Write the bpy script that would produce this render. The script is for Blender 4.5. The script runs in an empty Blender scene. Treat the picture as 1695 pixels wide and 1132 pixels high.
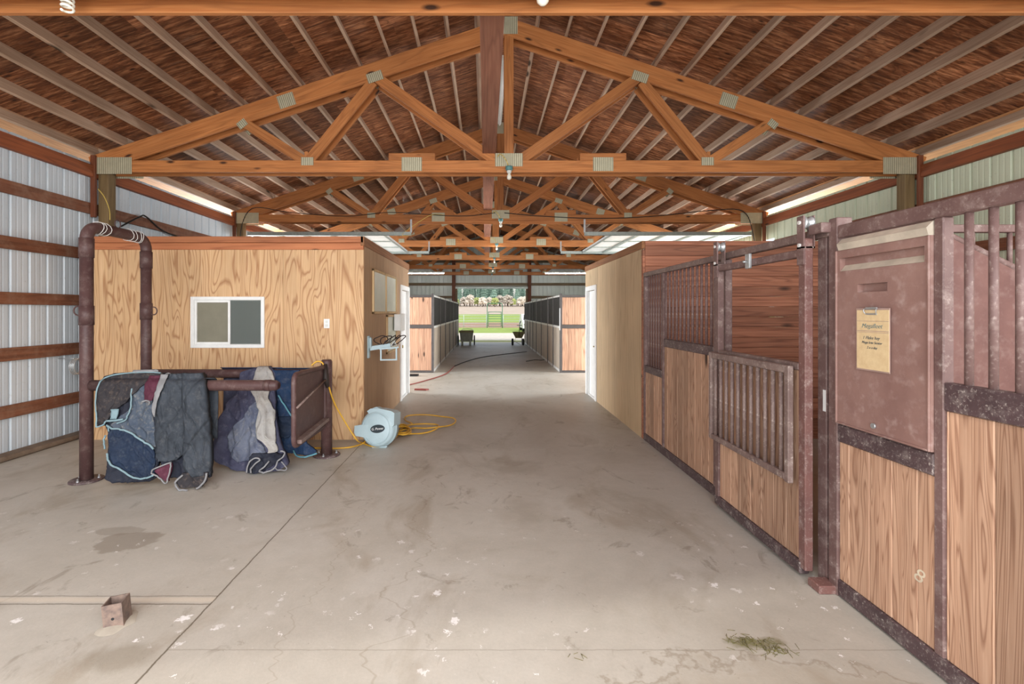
import bpy, bmesh, math, random
from mathutils import Vector, Matrix, noise as mnoise
random.seed(7)
scene = bpy.context.scene
COL = scene.collection
R = math.radians

# ------------------------------------------------------------------ camera
FPX, VX, VY, EYE = 780.0, 804.0, 516.0, 1.65      # focal length and vanishing point in the 1695x1132 frame
cam = bpy.data.cameras.new('camera'); camo = bpy.data.objects.new('camera', cam); COL.objects.link(camo)
camo.location = (0, 0, EYE); camo.rotation_euler = (R(90), 0, 0)
cam.sensor_width = 36; cam.lens = FPX / 1695 * 36
cam.shift_x = (847.5 - VX) / 1695; cam.shift_y = -(566 - VY) / 1695
cam.clip_start = .05; cam.clip_end = 1500
scene.camera = camo
# ------------------------------------------------------------------ exposure, sky, sun, daylight
vs = scene.view_settings
vs.view_transform = 'Standard'; vs.look = 'None'; vs.gamma = 1; vs.use_curve_mapping = False
vs.exposure = 0.17
w = bpy.data.worlds.new('World'); scene.world = w; w.use_nodes = True
wn = w.node_tree.nodes; wl = w.node_tree.links
bg = wn['Background']; sky = wn.new('ShaderNodeTexSky')
sky.sky_type = 'NISHITA'; sky.sun_disc = False; sky.sun_elevation = R(48); sky.sun_rotation = R(150)
sky.air_density = 1.2; sky.dust_density = 3.0
hs = wn.new('ShaderNodeHueSaturation'); hs.inputs['Saturation'].default_value = .45
wl.new(sky.outputs[0], hs.inputs['Color']); wl.new(hs.outputs[0], bg.inputs['Color'])
bg.inputs['Strength'].default_value = 0.26

def lamp(name, kind, loc, rot, energy, color=(1, 1, 1), **kw):
    l = bpy.data.lights.new(name, kind); l.energy = energy; l.color = color
    for k, v in kw.items(): setattr(l, k, v)
    o = bpy.data.objects.new(name, l); COL.objects.link(o); o.location = loc; o.rotation_euler = rot
    return o
lamp('sun', 'SUN', (0, 0, 30), (R(42), 0, R(-35)), 1.0, (1, .95, .87), angle=R(2))
lamp('front_doorway_daylight', 'AREA', (.3, -1.9, 2.1), (R(90), 0, 0), 600, (.97, .985, 1), shape='RECTANGLE', size=10.6, size_y=3.9)
lamp('left_doorway_daylight', 'AREA', (-6.3, 11.45, 1.6), (R(90), 0, R(-90)), 760, (.93, .97, 1), shape='RECTANGLE', size=3, size_y=3)
lamp('right_doorway_daylight', 'AREA', (6.9, 11.45, 1.6), (R(90), 0, R(90)), 760, (.93, .97, 1), shape='RECTANGLE', size=3, size_y=3)

# ------------------------------------------------------------------ helpers
def lin(c):
    return tuple(((x / 255) / 12.92 if x / 255 <= .04045 else ((x / 255 + .055) / 1.055) ** 2.4) for x in c) + (1,)

class NT:
    def __init__(s, name, rough=.6, metal=0.0, spec=.4):
        s.m = bpy.data.materials.new(name); s.m.use_nodes = True
        s.t = s.m.node_tree; s.b = s.t.nodes['Principled BSDF']
        s.b.inputs['Roughness'].default_value = rough; s.b.inputs['Metallic'].default_value = metal
        s.b.inputs['Specular IOR Level'].default_value = spec
        s.tc = s.t.nodes.new('ShaderNodeTexCoord'); s.obj = s.tc.outputs['Object']
        s.oi = s.t.nodes.new('ShaderNodeObjectInfo')
    def put(s, i, v):
        if isinstance(v, bpy.types.NodeSocket): s.t.links.new(v, i)
        elif v is not None: i.default_value = v
    def math(s, op, a, b=None, c=None, clamp=False):
        n = s.t.nodes.new('ShaderNodeMath'); n.operation = op; n.use_clamp = clamp
        s.put(n.inputs[0], a); s.put(n.inputs[1], b)
        if c is not None: s.put(n.inputs[2], c)
        return n.outputs[0]
    def vmath(s, op, a, b):
        n = s.t.nodes.new('ShaderNodeVectorMath'); n.operation = op
        s.put(n.inputs[0], a); s.put(n.inputs[1], b)
        return n.outputs[0]
    def map(s, v, scale=(1, 1, 1), loc=(0, 0, 0)):
        n = s.t.nodes.new('ShaderNodeMapping'); s.put(n.inputs['Vector'], v)
        n.inputs['Scale'].default_value = scale; n.inputs['Location'].default_value = loc
        return n.outputs[0]
    def noise(s, v, scale=1, detail=3, rough=.5, dist=0):
        n = s.t.nodes.new('ShaderNodeTexNoise'); s.put(n.inputs['Vector'], v)
        n.inputs['Scale'].default_value = scale; n.inputs['Detail'].default_value = detail
        n.inputs['Roughness'].default_value = rough; n.inputs['Distortion'].default_value = dist
        return n.outputs['Fac']
    def vor(s, v, scale=1, out='Distance', feature='F1'):
        n = s.t.nodes.new('ShaderNodeTexVoronoi'); s.put(n.inputs['Vector'], v); n.feature = feature
        n.inputs['Scale'].default_value = scale
        return n.outputs[out]
    def ramp(s, f, stops, interp='LINEAR'):
        n = s.t.nodes.new('ShaderNodeValToRGB'); s.put(n.inputs[0], f); cr = n.color_ramp; cr.interpolation = interp
        while len(cr.elements) < len(stops): cr.elements.new(.5)
        for e, (p, c) in zip(cr.elements, stops): e.position = p; e.color = c if len(c) == 4 else lin(c)
        return n.outputs[0]
    def grey(s, f, p0, p1):
        n = s.t.nodes.new('ShaderNodeMapRange'); s.put(n.inputs['Value'], f)
        n.inputs['From Min'].default_value = p0; n.inputs['From Max'].default_value = p1
        return n.outputs[0]
    def mix(s, f, a, b, mode='MIX'):
        n = s.t.nodes.new('ShaderNodeMix'); n.data_type = 'RGBA'; n.blend_type = mode
        s.put(n.inputs[0], f); s.put(n.inputs[6], a); s.put(n.inputs[7], b)
        return n.outputs[2]
    def sep(s, v):
        n = s.t.nodes.new('ShaderNodeSeparateXYZ'); s.put(n.inputs[0], v); return n.outputs
    def comb(s, x, y, z):
        n = s.t.nodes.new('ShaderNodeCombineXYZ')
        for i, v in enumerate((x, y, z)): s.put(n.inputs[i], v)
        return n.outputs[0]
    def white(s, v):
        n = s.t.nodes.new('ShaderNodeTexWhiteNoise'); n.noise_dimensions = '1D'; s.put(n.inputs['W'], v); return n.outputs['Value']
    def hsv(s, c, val, sat=1.0, hue=.5):
        n = s.t.nodes.new('ShaderNodeHueSaturation'); s.put(n.inputs['Color'], c)
        s.put(n.inputs['Value'], val); s.put(n.inputs['Saturation'], sat); s.put(n.inputs['Hue'], hue); return n.outputs[0]
    def bump(s, h, strength=.2, dist=.01):
        n = s.t.nodes.new('ShaderNodeBump'); s.put(n.inputs['Height'], h)
        n.inputs['Strength'].default_value = strength; n.inputs['Distance'].default_value = dist
        s.t.links.new(n.outputs[0], s.b.inputs['Normal'])
    def done(s, col, rough=None):
        s.put(s.b.inputs['Base Color'], col)
        if rough is not None: s.put(s.b.inputs['Roughness'], rough)
        return s.m

def wood(name, light, mid, dark, axis=0, across=9, along=.7, freq=7, fine=60, board=None, baxis=0, var=.25, rough=.65, knots=0, contrast=.6, dust=None):
    """grain runs along local `axis`; contour lines like sawn or rotary-cut timber; board=(width) varies each board"""
    t = NT(name, rough)
    v = t.vmath('ADD', t.obj, t.comb(t.math('MULTIPLY', t.oi.outputs['Random'], 37.), t.math('MULTIPLY', t.oi.outputs['Random'], 17.), 0.))
    bid = None
    if board:
        sp = t.sep(t.obj)
        bid = t.math('FLOOR', t.math('DIVIDE', sp[baxis], board))
        rnd = t.white(bid)
        off = t.math('MULTIPLY', rnd, 23.)
        v = t.vmath('ADD', v, t.comb(off, off, off))
    sc = [across] * 3; sc[axis] = along
    mv = t.map(v, tuple(sc))
    n1 = t.noise(mv, 1, 2, .45, .5)
    f = t.math('PINGPONG', t.math('MULTIPLY', n1, freq), .5)
    f = t.math('MULTIPLY', f, 2.)
    sf = [fine] * 3; sf[axis] = fine * .03
    n2 = t.noise(t.map(v, tuple(sf)), 1, 3, .6)
    base = t.ramp(n2, [(.3, mid), (.7, light)])
    g = t.math('MULTIPLY', t.grey(f, .55, 1.), contrast, clamp=True)
    col = t.mix(g, base, lin(dark))
    n3 = t.noise(v, 1.3, 3)
    col = t.hsv(col, t.grey(n3, -.25, 1.2) if False else t.math('ADD', t.math('MULTIPLY', n3, .5), .75))
    if knots:
        vk = t.map(v, tuple(knots * (.35 if i == axis else 1) for i in range(3)))
        k = t.vor(vk, 1)
        col = t.mix(t.ramp(k, [(.06, (255, 255, 255)), (.13, (0, 0, 0))]), col, lin(tuple(int(c * .55) for c in dark)))
    if bid is not None:
        col = t.hsv(col, t.math('ADD', t.math('MULTIPLY', rnd, 2 * var), 1 - var))
    else:
        col = t.hsv(col, t.math('ADD', t.math('MULTIPLY', t.oi.outputs['Random'], var), 1 - var / 2))
    if dust:
        d = t.noise(t.obj, 6, 5, .7)
        col = t.mix(t.math('MULTIPLY', t.grey(d, .45, .75), .6, clamp=True), col, lin(dust))
    t.bump(n2, .12, .004)
    return t.done(col)

def plain(name, rgb, rough=.5, metal=0., var=.12, scale=8, spec=.4, rgb2=None, bump=0):
    t = NT(name, rough, metal, spec)
    n = t.noise(t.obj, scale, 5, .6)
    a = lin(rgb); b = lin(rgb2) if rgb2 else tuple(c * (1 - var * 2) for c in a[:3]) + (1,)
    if bump: t.bump(n, bump, .01)
    return t.done(t.mix(t.grey(n, .35, .7), a, b))

def painted(name, rgb, rust, dust, speck=55, amt=.5):
    """brown painted steel with dust specks and worn spots"""
    t = NT(name, .5, 0, .35)
    n = t.noise(t.obj, 4, 5, .65); n2 = t.noise(t.obj, speck, 3, .7); n3 = t.noise(t.obj, 14, 4, .7)
    c = t.mix(t.grey(n, .35, .7), lin(rgb), lin(rust))
    c = t.mix(t.math('MULTIPLY', t.grey(n2, .56, .7), t.math('MULTIPLY', t.grey(n3, .35, .7), amt), clamp=True), c, lin(dust))
    c = t.mix(t.math('MULTIPLY', t.grey(n3, .5, .8), .35, clamp=True), c, lin(dust))
    t.bump(n2, .1, .003)
    return t.done(c, t.math('ADD', t.math('MULTIPLY', n3, .4), .3))

M = {}
M['truss'] = wood('truss_timber', (186, 124, 72), (164, 100, 52), (108, 60, 30), 0, 8, .7, 5, 70, contrast=.35, var=.2, knots=5)
M['purlin'] = wood('purlin_timber', (194, 168, 146), (174, 148, 126), (132, 100, 78), 1, 9, .5, 5, 70, contrast=.3, var=.25, knots=3)
M['girt'] = wood('girt_timber', (136, 88, 64), (112, 68, 48), (72, 40, 28), 1, 9, .5, 5, 60, contrast=.4, knots=4, dust=(150, 120, 100))
M['girtx'] = wood('girt_timber_across', (124, 106, 80), (104, 88, 64), (70, 54, 38), 0, 9, .5, 5, 60, contrast=.4)
M['header'] = wood('header_timber', (150, 84, 48), (130, 68, 38), (84, 40, 24), 1, 9, .5, 5, 60, contrast=.4, knots=4)
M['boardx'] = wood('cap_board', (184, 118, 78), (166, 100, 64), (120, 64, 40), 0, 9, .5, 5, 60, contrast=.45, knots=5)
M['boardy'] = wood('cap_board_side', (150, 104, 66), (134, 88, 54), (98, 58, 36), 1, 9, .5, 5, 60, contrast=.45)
M['post'] = wood('treated_post', (126, 104, 70), (106, 84, 54), (74, 56, 36), 2, 9, .5, 5, 60, contrast=.4)
M['postred'] = wood('brown_post', (118, 66, 40), (98, 52, 32), (64, 30, 18), 2, 9, .5, 5, 60, contrast=.4)
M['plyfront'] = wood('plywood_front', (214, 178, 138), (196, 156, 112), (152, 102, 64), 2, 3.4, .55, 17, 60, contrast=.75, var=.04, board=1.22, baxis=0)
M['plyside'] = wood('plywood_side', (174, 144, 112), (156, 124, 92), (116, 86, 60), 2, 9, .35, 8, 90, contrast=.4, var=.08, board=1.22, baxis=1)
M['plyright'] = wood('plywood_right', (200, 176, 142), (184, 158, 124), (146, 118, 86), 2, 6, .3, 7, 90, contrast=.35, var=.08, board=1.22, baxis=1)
M['plank'] = wood('stall_plank', (196, 160, 134), (174, 136, 110), (128, 88, 66), 2, 9, .6, 19, 80, board=.14, baxis=1, var=.24, knots=3.4, contrast=.75)
M['farplank'] = wood('far_stall_plank', (208, 168, 142), (186, 144, 118), (132, 96, 76), 2, 9, .5, 6, 60, board=.17, baxis=0, var=.2, knots=4)
M['farfront'] = wood('far_stall_front_plank', (196, 184, 168), (176, 162, 146), (130, 116, 102), 2, 9, .5, 6, 60, board=.17, baxis=1, var=.15)
M['redwood'] = wood('redwood_board', (168, 112, 86), (144, 88, 64), (92, 52, 38), 0, 9, .5, 6, 60, board=.132, baxis=2, var=.2, knots=3, contrast=.5)

def deck_mat():
    t = NT('roof_plywood', .6)
    sp = t.sep(t.obj)
    iy = t.math('FLOOR', t.math('DIVIDE', sp[1], 1.22))
    ix = t.math('FLOOR', t.math('DIVIDE', t.math('ADD', sp[0], t.math('MULTIPLY', t.math('MODULO', iy, 2.), 1.2)), 2.4))
    rnd = t.white(t.math('ADD', t.math('MULTIPLY', ix, 13.7), iy))
    off = t.math('MULTIPLY', rnd, 31.)
    v = t.vmath('ADD', t.obj, t.comb(off, off, 0.))
    n1 = t.noise(t.map(v, (.9, 5, .9)), 1, 4, .6, .7)
    f = t.math('MULTIPLY', t.math('PINGPONG', t.math('MULTIPLY', n1, 9.), .5), 2.)
    n2 = t.noise(t.map(v, (3, 26, 3)), 1, 5, .7, .3)
    c = t.ramp(n2, [(.3, (66, 34, 20)), (.48, (120, 72, 44)), (.72, (196, 140, 100))])
    c = t.mix(t.math('MULTIPLY', t.grey(f, .6, 1.), .6, clamp=True), c, lin((70, 38, 24)))
    kn = t.vor(t.map(v, (3, 7, 3)), 1)
    c = t.mix(t.ramp(kn, [(.05, (255, 255, 255)), (.16, (0, 0, 0))]), c, lin((52, 26, 16)))
    c = t.hsv(c, t.math('ADD', t.math('MULTIPLY', rnd, .8), .62))
    big = t.noise(t.obj, .9, 4, .6, .5)
    c = t.hsv(c, t.math('ADD', t.math('MULTIPLY', t.grey(big, .3, .7), .6), .7))
    pale = t.math('MULTIPLY', t.grey(t.noise(t.map(v, (2, 9, 2), (5, 5, 5)), 1, 5, .7), .6, .74), .3, clamp=True)
    c = t.mix(pale, c, lin((180, 150, 125)))
    t.bump(n2, .5, .012)
    return t.done(c)
M['deck'] = deck_mat()
M['soffit'] = wood('soffit_board', (200, 150, 104), (180, 128, 84), (140, 92, 56), 1, 9, .4, 6, 60, contrast=.4)

def concrete():
    t = NT('concrete_floor', .52, 0, .5)
    o = t.obj; sp = t.sep(o); X, Y = sp[0], sp[1]
    n1 = t.noise(o, .7, 6, .6, .4); n2 = t.noise(o, 9, 6, .65); n3 = t.noise(o, 60, 3, .7)
    c = t.ramp(n1, [(.3, (166, 160, 149)), (.5, (178, 173, 163)), (.72, (188, 184, 176))])
    c = t.hsv(c, t.math('ADD', t.math('MULTIPLY', n2, .22), .89))
    c = t.hsv(c, t.math('ADD', t.math('MULTIPLY', n3, .2), .9))
    st = t.noise(t.map(o, (1.3, .8, 1)), 1, 5, .62, 1.2)
    c = t.mix(t.math('MULTIPLY', t.grey(st, .54, .66), .42, clamp=True), c, lin((140, 127, 108)))
    st2 = t.noise(t.map(o, (3.1, 2.3, 1), (7, 3, 0)), 1, 5, .7, 1.)
    c = t.mix(t.math('MULTIPLY', t.grey(st2, .6, .68), .5, clamp=True), c, lin((122, 112, 98)))
    def blob(cx, cy, rx, ry, amt, col, soft=.12, wob=.6):
        nonlocal c
        dx = t.math('DIVIDE', t.math('SUBTRACT', X, cx), rx); dy = t.math('DIVIDE', t.math('SUBTRACT', Y, cy), ry)
        d = t.math('SQRT', t.math('ADD', t.math('MULTIPLY', dx, dx), t.math('MULTIPLY', dy, dy)))
        d = t.math('ADD', d, t.math('MULTIPLY', t.math('SUBTRACT', t.noise(o, 5, 4, .6), .5), wob * 2))
        k = t.math('MULTIPLY', t.grey(d, 1.0, 1.0 - soft), amt, clamp=True)
        c = t.mix(k, c, lin(col)); return d
    blob(-2.57, 3.38, .22, .17, .6, (132, 122, 108))
    blob(-2.75, 3.55, .2, .07, .45, (132, 122, 108))
    blob(-1.75, 2.25, .22, .12, .45, (128, 118, 100), .5)
    blob(.35, 3.9, .32, .42, .3, (130, 118, 98), .8, .9)
    blob(.25, 5.0, .5, .35, .35, (128, 116, 98), .9, 1.2)
    blob(-.35, 5.7, .45, .3, .25, (120, 110, 96), .9, 1.2)
    blob(-1.85, 6.0, .35, .15, .3, (110, 100, 88), .8)
    d = blob(1.25, 1.62, .95, .62, .28, (150, 138, 118), .15, .5)
    rim = t.math('MULTIPLY', t.grey(t.math('ABSOLUTE', t.math('SUBTRACT', d, 1.0)), .045, .0), .55, clamp=True)
    c = t.mix(rim, c, lin((128, 116, 98)))
    blob(1.33, 2.35, .13, .05, .7, (104, 98, 62), .6, 1.4)
    # bird droppings and paint specks in the near bay
    nA = t.noise(o, 34, 3, .7); nB = t.noise(t.map(o, (1, 1, 1), (4, 4, 0)), 34, 3, .7)
    vv = t.vmath('ADD', o, t.comb(t.math('MULTIPLY', nA, .11), t.math('MULTIPLY', nB, .11), 0.))
    for sc, th, am in ((9, .15, .85), (17, .14, .85), (4.6, .085, .9)):
        vd = t.vor(t.map(vv, (1, 1, 1), (sc, 0, 0)), sc)
        vr = t.sep(t.vor(t.map(vv, (1, 1, 1), (sc, 0, 0)), sc, 'Color'))[0]
        vd = t.math('DIVIDE', vd, t.math('ADD', t.math('MULTIPLY', t.math('MULTIPLY', vr, vr), 1.25), .08))
        k = t.ramp(vd, [(th, (255, 255, 255)), (th + .06, (0, 0, 0))])
        zone = t.grey(t.noise(t.map(o, (1, 1, 1), (sc, 9, 0)), 1.1, 3, .6), .5, .58)
        zone = t.math('MULTIPLY', zone, t.grey(Y, 4.3, 2.9))
        c = t.mix(t.math('MULTIPLY', t.math('MULTIPLY', k, zone, clamp=True), am, clamp=True), c, lin((232, 230, 228)))
    vd = t.vor(t.map(vv, (1, 1, 1), (3, 8, 0)), 14)
    k = t.ramp(vd, [(.035, (255, 255, 255)), (.06, (0, 0, 0))])
    c = t.mix(t.math('MULTIPLY', k, .7), c, lin((90, 80, 68)))
    # joints and cracks
    wob = t.math('MULTIPLY', t.math('SUBTRACT', t.noise(o, 6, 4, .7), .5), .02)
    def line(expr, hw, amt, mask=None, col=(88, 78, 62)):
        nonlocal c
        k = t.grey(t.math('ABSOLUTE', t.math('ADD', expr, wob)), hw, hw * .4)
        k = t.math('MULTIPLY', k, amt, clamp=True)
        if mask is not None: k = t.math('MULTIPLY', k, mask)
        c = t.mix(k, c, lin(col))
    line(t.math('SUBTRACT', X, -1.556), .007, .85, t.math('LESS_THAN', Y, 6.1))
    left = t.math('LESS_THAN', X, -1.556)
    line(t.math('SUBTRACT', Y, 2.66), .006, .7, left)
    line(t.math('SUBTRACT', Y, 2.70), .03, .55, left, (206, 194, 176))
    line(t.math('SUBTRACT', Y, 2.735), .006, .5, left)
    line(t.math('SUBTRACT', Y, 2.3), .004, .35, t.math('GREATER_THAN', X, -1.556))
    line(t.math('SUBTRACT', Y, 9.7), .008, .35); line(t.math('SUBTRACT', Y, 13.0), .008, .35)
    wig = t.math('MULTIPLY', t.math('SUBTRACT', t.noise(t.map(o, (.01, 1, 1)), 1.7, 4, .6), .5), 1.1)
    line(t.math('ADD', t.math('ADD', X, .5), wig), .009, .3, t.math('LESS_THAN', Y, 5.), (132, 118, 98))
    wig2 = t.math('MULTIPLY', t.math('SUBTRACT', t.noise(t.map(o, (.01, 1, 1), (0, 9, 0)), 2.3, 4, .6), .5), .8)
    line(t.math('ADD', t.math('ADD', X, 1.0), wig2), .007, .25, t.math('LESS_THAN', Y, 4.), (132, 118, 98))
    t.bump(t.math('ADD', n3, n2), .12, .006)
    return t.done(c)
M['concrete'] = concrete()

def sheet_mat(name, rgb, rgb2, streak=(150, 150, 140)):
    t = NT(name, .4, .0, .5)
    n = t.noise(t.map(t.obj, (2, 2, .4)), 1, 4, .6); n2 = t.noise(t.obj, 30, 3, .6)
    c = t.mix(t.grey(n, .3, .7), lin(rgb), lin(rgb2))
    c = t.mix(t.math('MULTIPLY', t.grey(n2, .62, .75), .4, clamp=True), c, lin(streak))
    return t.done(c)
M['sheet_left'] = sheet_mat('wall_steel', (206, 214, 220), (186, 196, 204))
M['sheet_right'] = sheet_mat('wall_steel_right', (206, 212, 188), (190, 198, 172))
M['sheet_back'] = sheet_mat('wall_steel_back', (214, 222, 218), (196, 206, 202))
M['brown'] = painted('brown_painted_steel', (118, 94, 90), (100, 76, 73), (204, 190, 182))
M['brownred'] = painted('reddish_painted_steel', (122, 86, 80), (108, 78, 74), (206, 192, 184), 60, .8)
M['pipe'] = painted('brown_pipe', (86, 62, 60), (72, 50, 50), (150, 134, 126), 60, .3)
M['sill'] = painted('dirty_sill', (88, 70, 72), (68, 54, 56), (196, 186, 178), 70, 1.3)
M['dustrail'] = painted('dusty_rail', (130, 110, 104), (104, 84, 80), (210, 198, 186), 50, .8)
M['plastic'] = painted('brown_plastic', (152, 120, 111), (134, 102, 95), (192, 170, 163), 7, .4)
M['dustledge'] = plain('dusty_ledge', (204, 192, 174), .8, var=.15)
M['darksteel'] = plain('dark_steel', (92, 88, 88), .5, .2)
M['mesh'] = plain('dark_grille', (58, 56, 54), .7)
M['pale_and_hilite'] = plain('pale_metal_and_highlight', (226, 224, 220), .4)  # pale metal; also paints sun highlights on the far stall rails
M['zinc'] = plain('zinc', (190, 194, 196), .35, .6, scale=30)
M['track'] = plain('zinc_track', (170, 180, 176), .35, .5, scale=20)
M['white'] = plain('white_paint', (232, 232, 230), .4, var=.05)
M['offwhite'] = plain('off_white_panel', (214, 216, 210), .5, var=.06)
M['frost'] = plain('frosted_pane', (206, 210, 196), .35, var=.08, scale=3)
M['blackrub'] = plain('black_rubber', (34, 34, 36), .6)
M['leather'] = plain('dark_leather', (52, 42, 38), .6)
M['yellow'] = plain('yellow_hose', (222, 172, 60), .45, var=.12)
M['redcord'] = plain('red_cord', (150, 70, 62), .6)
M['reel'] = plain('reel_plastic', (172, 192, 198), .4, var=.05)
M['label'] = plain('label_dark', (46, 56, 62), .4)
M['teal'] = plain('teal_trim', (128, 154, 162), .7)
M['teal2'] = plain('dull_teal_trim', (96, 150, 165), .7)
M['greytrim'] = plain('grey_trim', (138, 138, 140), .7)
M['paper'] = plain('clipboard_paper', (226, 202, 158), .8, var=.08, rgb2=(214, 186, 142), scale=25)
M['ink'] = plain('ink', (78, 86, 92), .6)
M['inkteal'] = plain('blue_ink', (112, 134, 134), .6)
M['chalk'] = plain('chalk', (220, 205, 180), .8)
M['board'] = plain('clipboard_board', (178, 150, 140), .6)
M['bulb'] = plain('white_bulb', (232, 228, 214), .15, var=.03)
M['bluebox'] = plain('blue_box', (92, 140, 140), .5)
M['brass'] = plain('brass', (170, 150, 96), .4, .6)
M['rust'] = plain('rusty_steel', (98, 84, 78), .8, .0, rgb2=(132, 112, 100), scale=30)
M['wireblack'] = plain('black_wire', (30, 30, 30), .5)
M['wirey'] = plain('yellow_wire', (206, 178, 92), .5)
M['tubelight'] = None
def emis(name, rgb, s):
    t = NT(name, .4); t.b.inputs['Emission Color'].default_value = lin(rgb); t.b.inputs['Emission Strength'].default_value = s
    return t.done(lin(rgb))
M['tubelight'] = emis('lit_tube', (255, 255, 250), 75)
def plate_mat():
    t = NT('nail_plate', .45, .25, .5)
    x = t.sep(t.obj)[0]
    f = t.math('PINGPONG', t.math('MULTIPLY', x, 38.), .5)
    n = t.noise(t.obj, 12, 4, .6)
    c = t.mix(t.grey(f, .1, .4), lin((146, 142, 118)), lin((206, 202, 176)))
    c = t.hsv(c, t.math('ADD', t.math('MULTIPLY', n, .4), .75))
    t.bump(f, .5, .006)
    return t.done(c)
M['plate'] = plate_mat()
M['doorwhite'] = plain('door_skin', (190, 192, 190), .5, var=.08)
M['dirtcurb'] = plain('dirty_curb', (128, 112, 96), .9, rgb2=(96, 78, 64), scale=5)
def glass():
    t = NT('window_glass', .03, 0, .5)
    t.b.inputs['Base Color'].default_value = (.28, .31, .29, 1)
    t.b.inputs['Transmission Weight'].default_value = .6; t.b.inputs['IOR'].default_value = 1.1
    return t.m
M['glass'] = glass()
M['blind'] = plain('insect_screen', (128, 124, 108), .9, var=.05)
M['roomdark'] = plain('room_inside', (120, 118, 108), .9)
def cloth(name, rgb, rgb2, dirt, quilt=0, amt=.4):
    t = NT(name, .75, 0, .3)
    n = t.noise(t.obj, 5, 6, .65, .6); n2 = t.noise(t.obj, 22, 4, .7)
    c = t.mix(t.grey(n, .35, .68), lin(rgb), lin(rgb2))
    c = t.mix(t.math('MULTIPLY', t.grey(n2, .52, .74), amt, clamp=True), c, lin(dirt))
    h = n2
    if quilt:
        sp = t.sep(t.vmath('ADD', t.obj, t.comb(t.math('MULTIPLY', n, .06), 0., t.math('MULTIPLY', n, .06))))
        a = t.math('PINGPONG', t.math('MULTIPLY', t.math('ADD', sp[0], t.math('MULTIPLY', sp[2], .6)), quilt), .5)
        b = t.math('PINGPONG', t.math('MULTIPLY', t.math('SUBTRACT', sp[0], t.math('MULTIPLY', sp[2], .6)), quilt), .5)
        q = t.grey(t.math('MINIMUM', a, b), 0., .06)
        h = t.math('ADD', t.math('MULTIPLY', n2, .4), q)
        c = t.mix(t.math('MULTIPLY', t.math('SUBTRACT', 1., q, clamp=True), .22, clamp=True), c, lin(tuple(int(k * .6) for k in rgb2)))
    t.bump(h, .6, .012)
    return t.done(c)
M['navy'] = cloth('navy_cloth', (32, 47, 70), (22, 33, 52), (84, 92, 100))
M['midblue'] = cloth('faded_blue_cloth', (84, 92, 102), (54, 66, 84), (150, 144, 130), amt=.6)
M['blackcloth'] = cloth('black_brown_cloth', (52, 49, 52), (36, 34, 38), (120, 104, 92), amt=.5)
M['charcoal'] = cloth('charcoal_quilted_cloth', (60, 66, 74), (42, 47, 54), (100, 101, 102), 3, .4)
M['darknavy'] = cloth('dark_navy_cloth', (38, 42, 54), (28, 30, 42), (70, 70, 74))
M['burgundy'] = cloth('burgundy_cloth', (88, 40, 58), (68, 30, 44), (130, 90, 100), amt=.3)
M['purplegrey'] = cloth('purple_grey_cloth', (74, 76, 96), (54, 54, 76), (120, 120, 132))
M['palegrey'] = cloth('pale_grey_cloth', (172, 168, 162), (152, 150, 148), (120, 110, 96), amt=.5)
M['bluegrey'] = cloth('blue_grey_cloth', (108, 114, 128), (78, 84, 104), (150, 148, 144), 3, .5)
M['blue'] = cloth('blue_cloth', (34, 58, 90), (25, 44, 72), (96, 98, 108), amt=.45)

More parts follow.
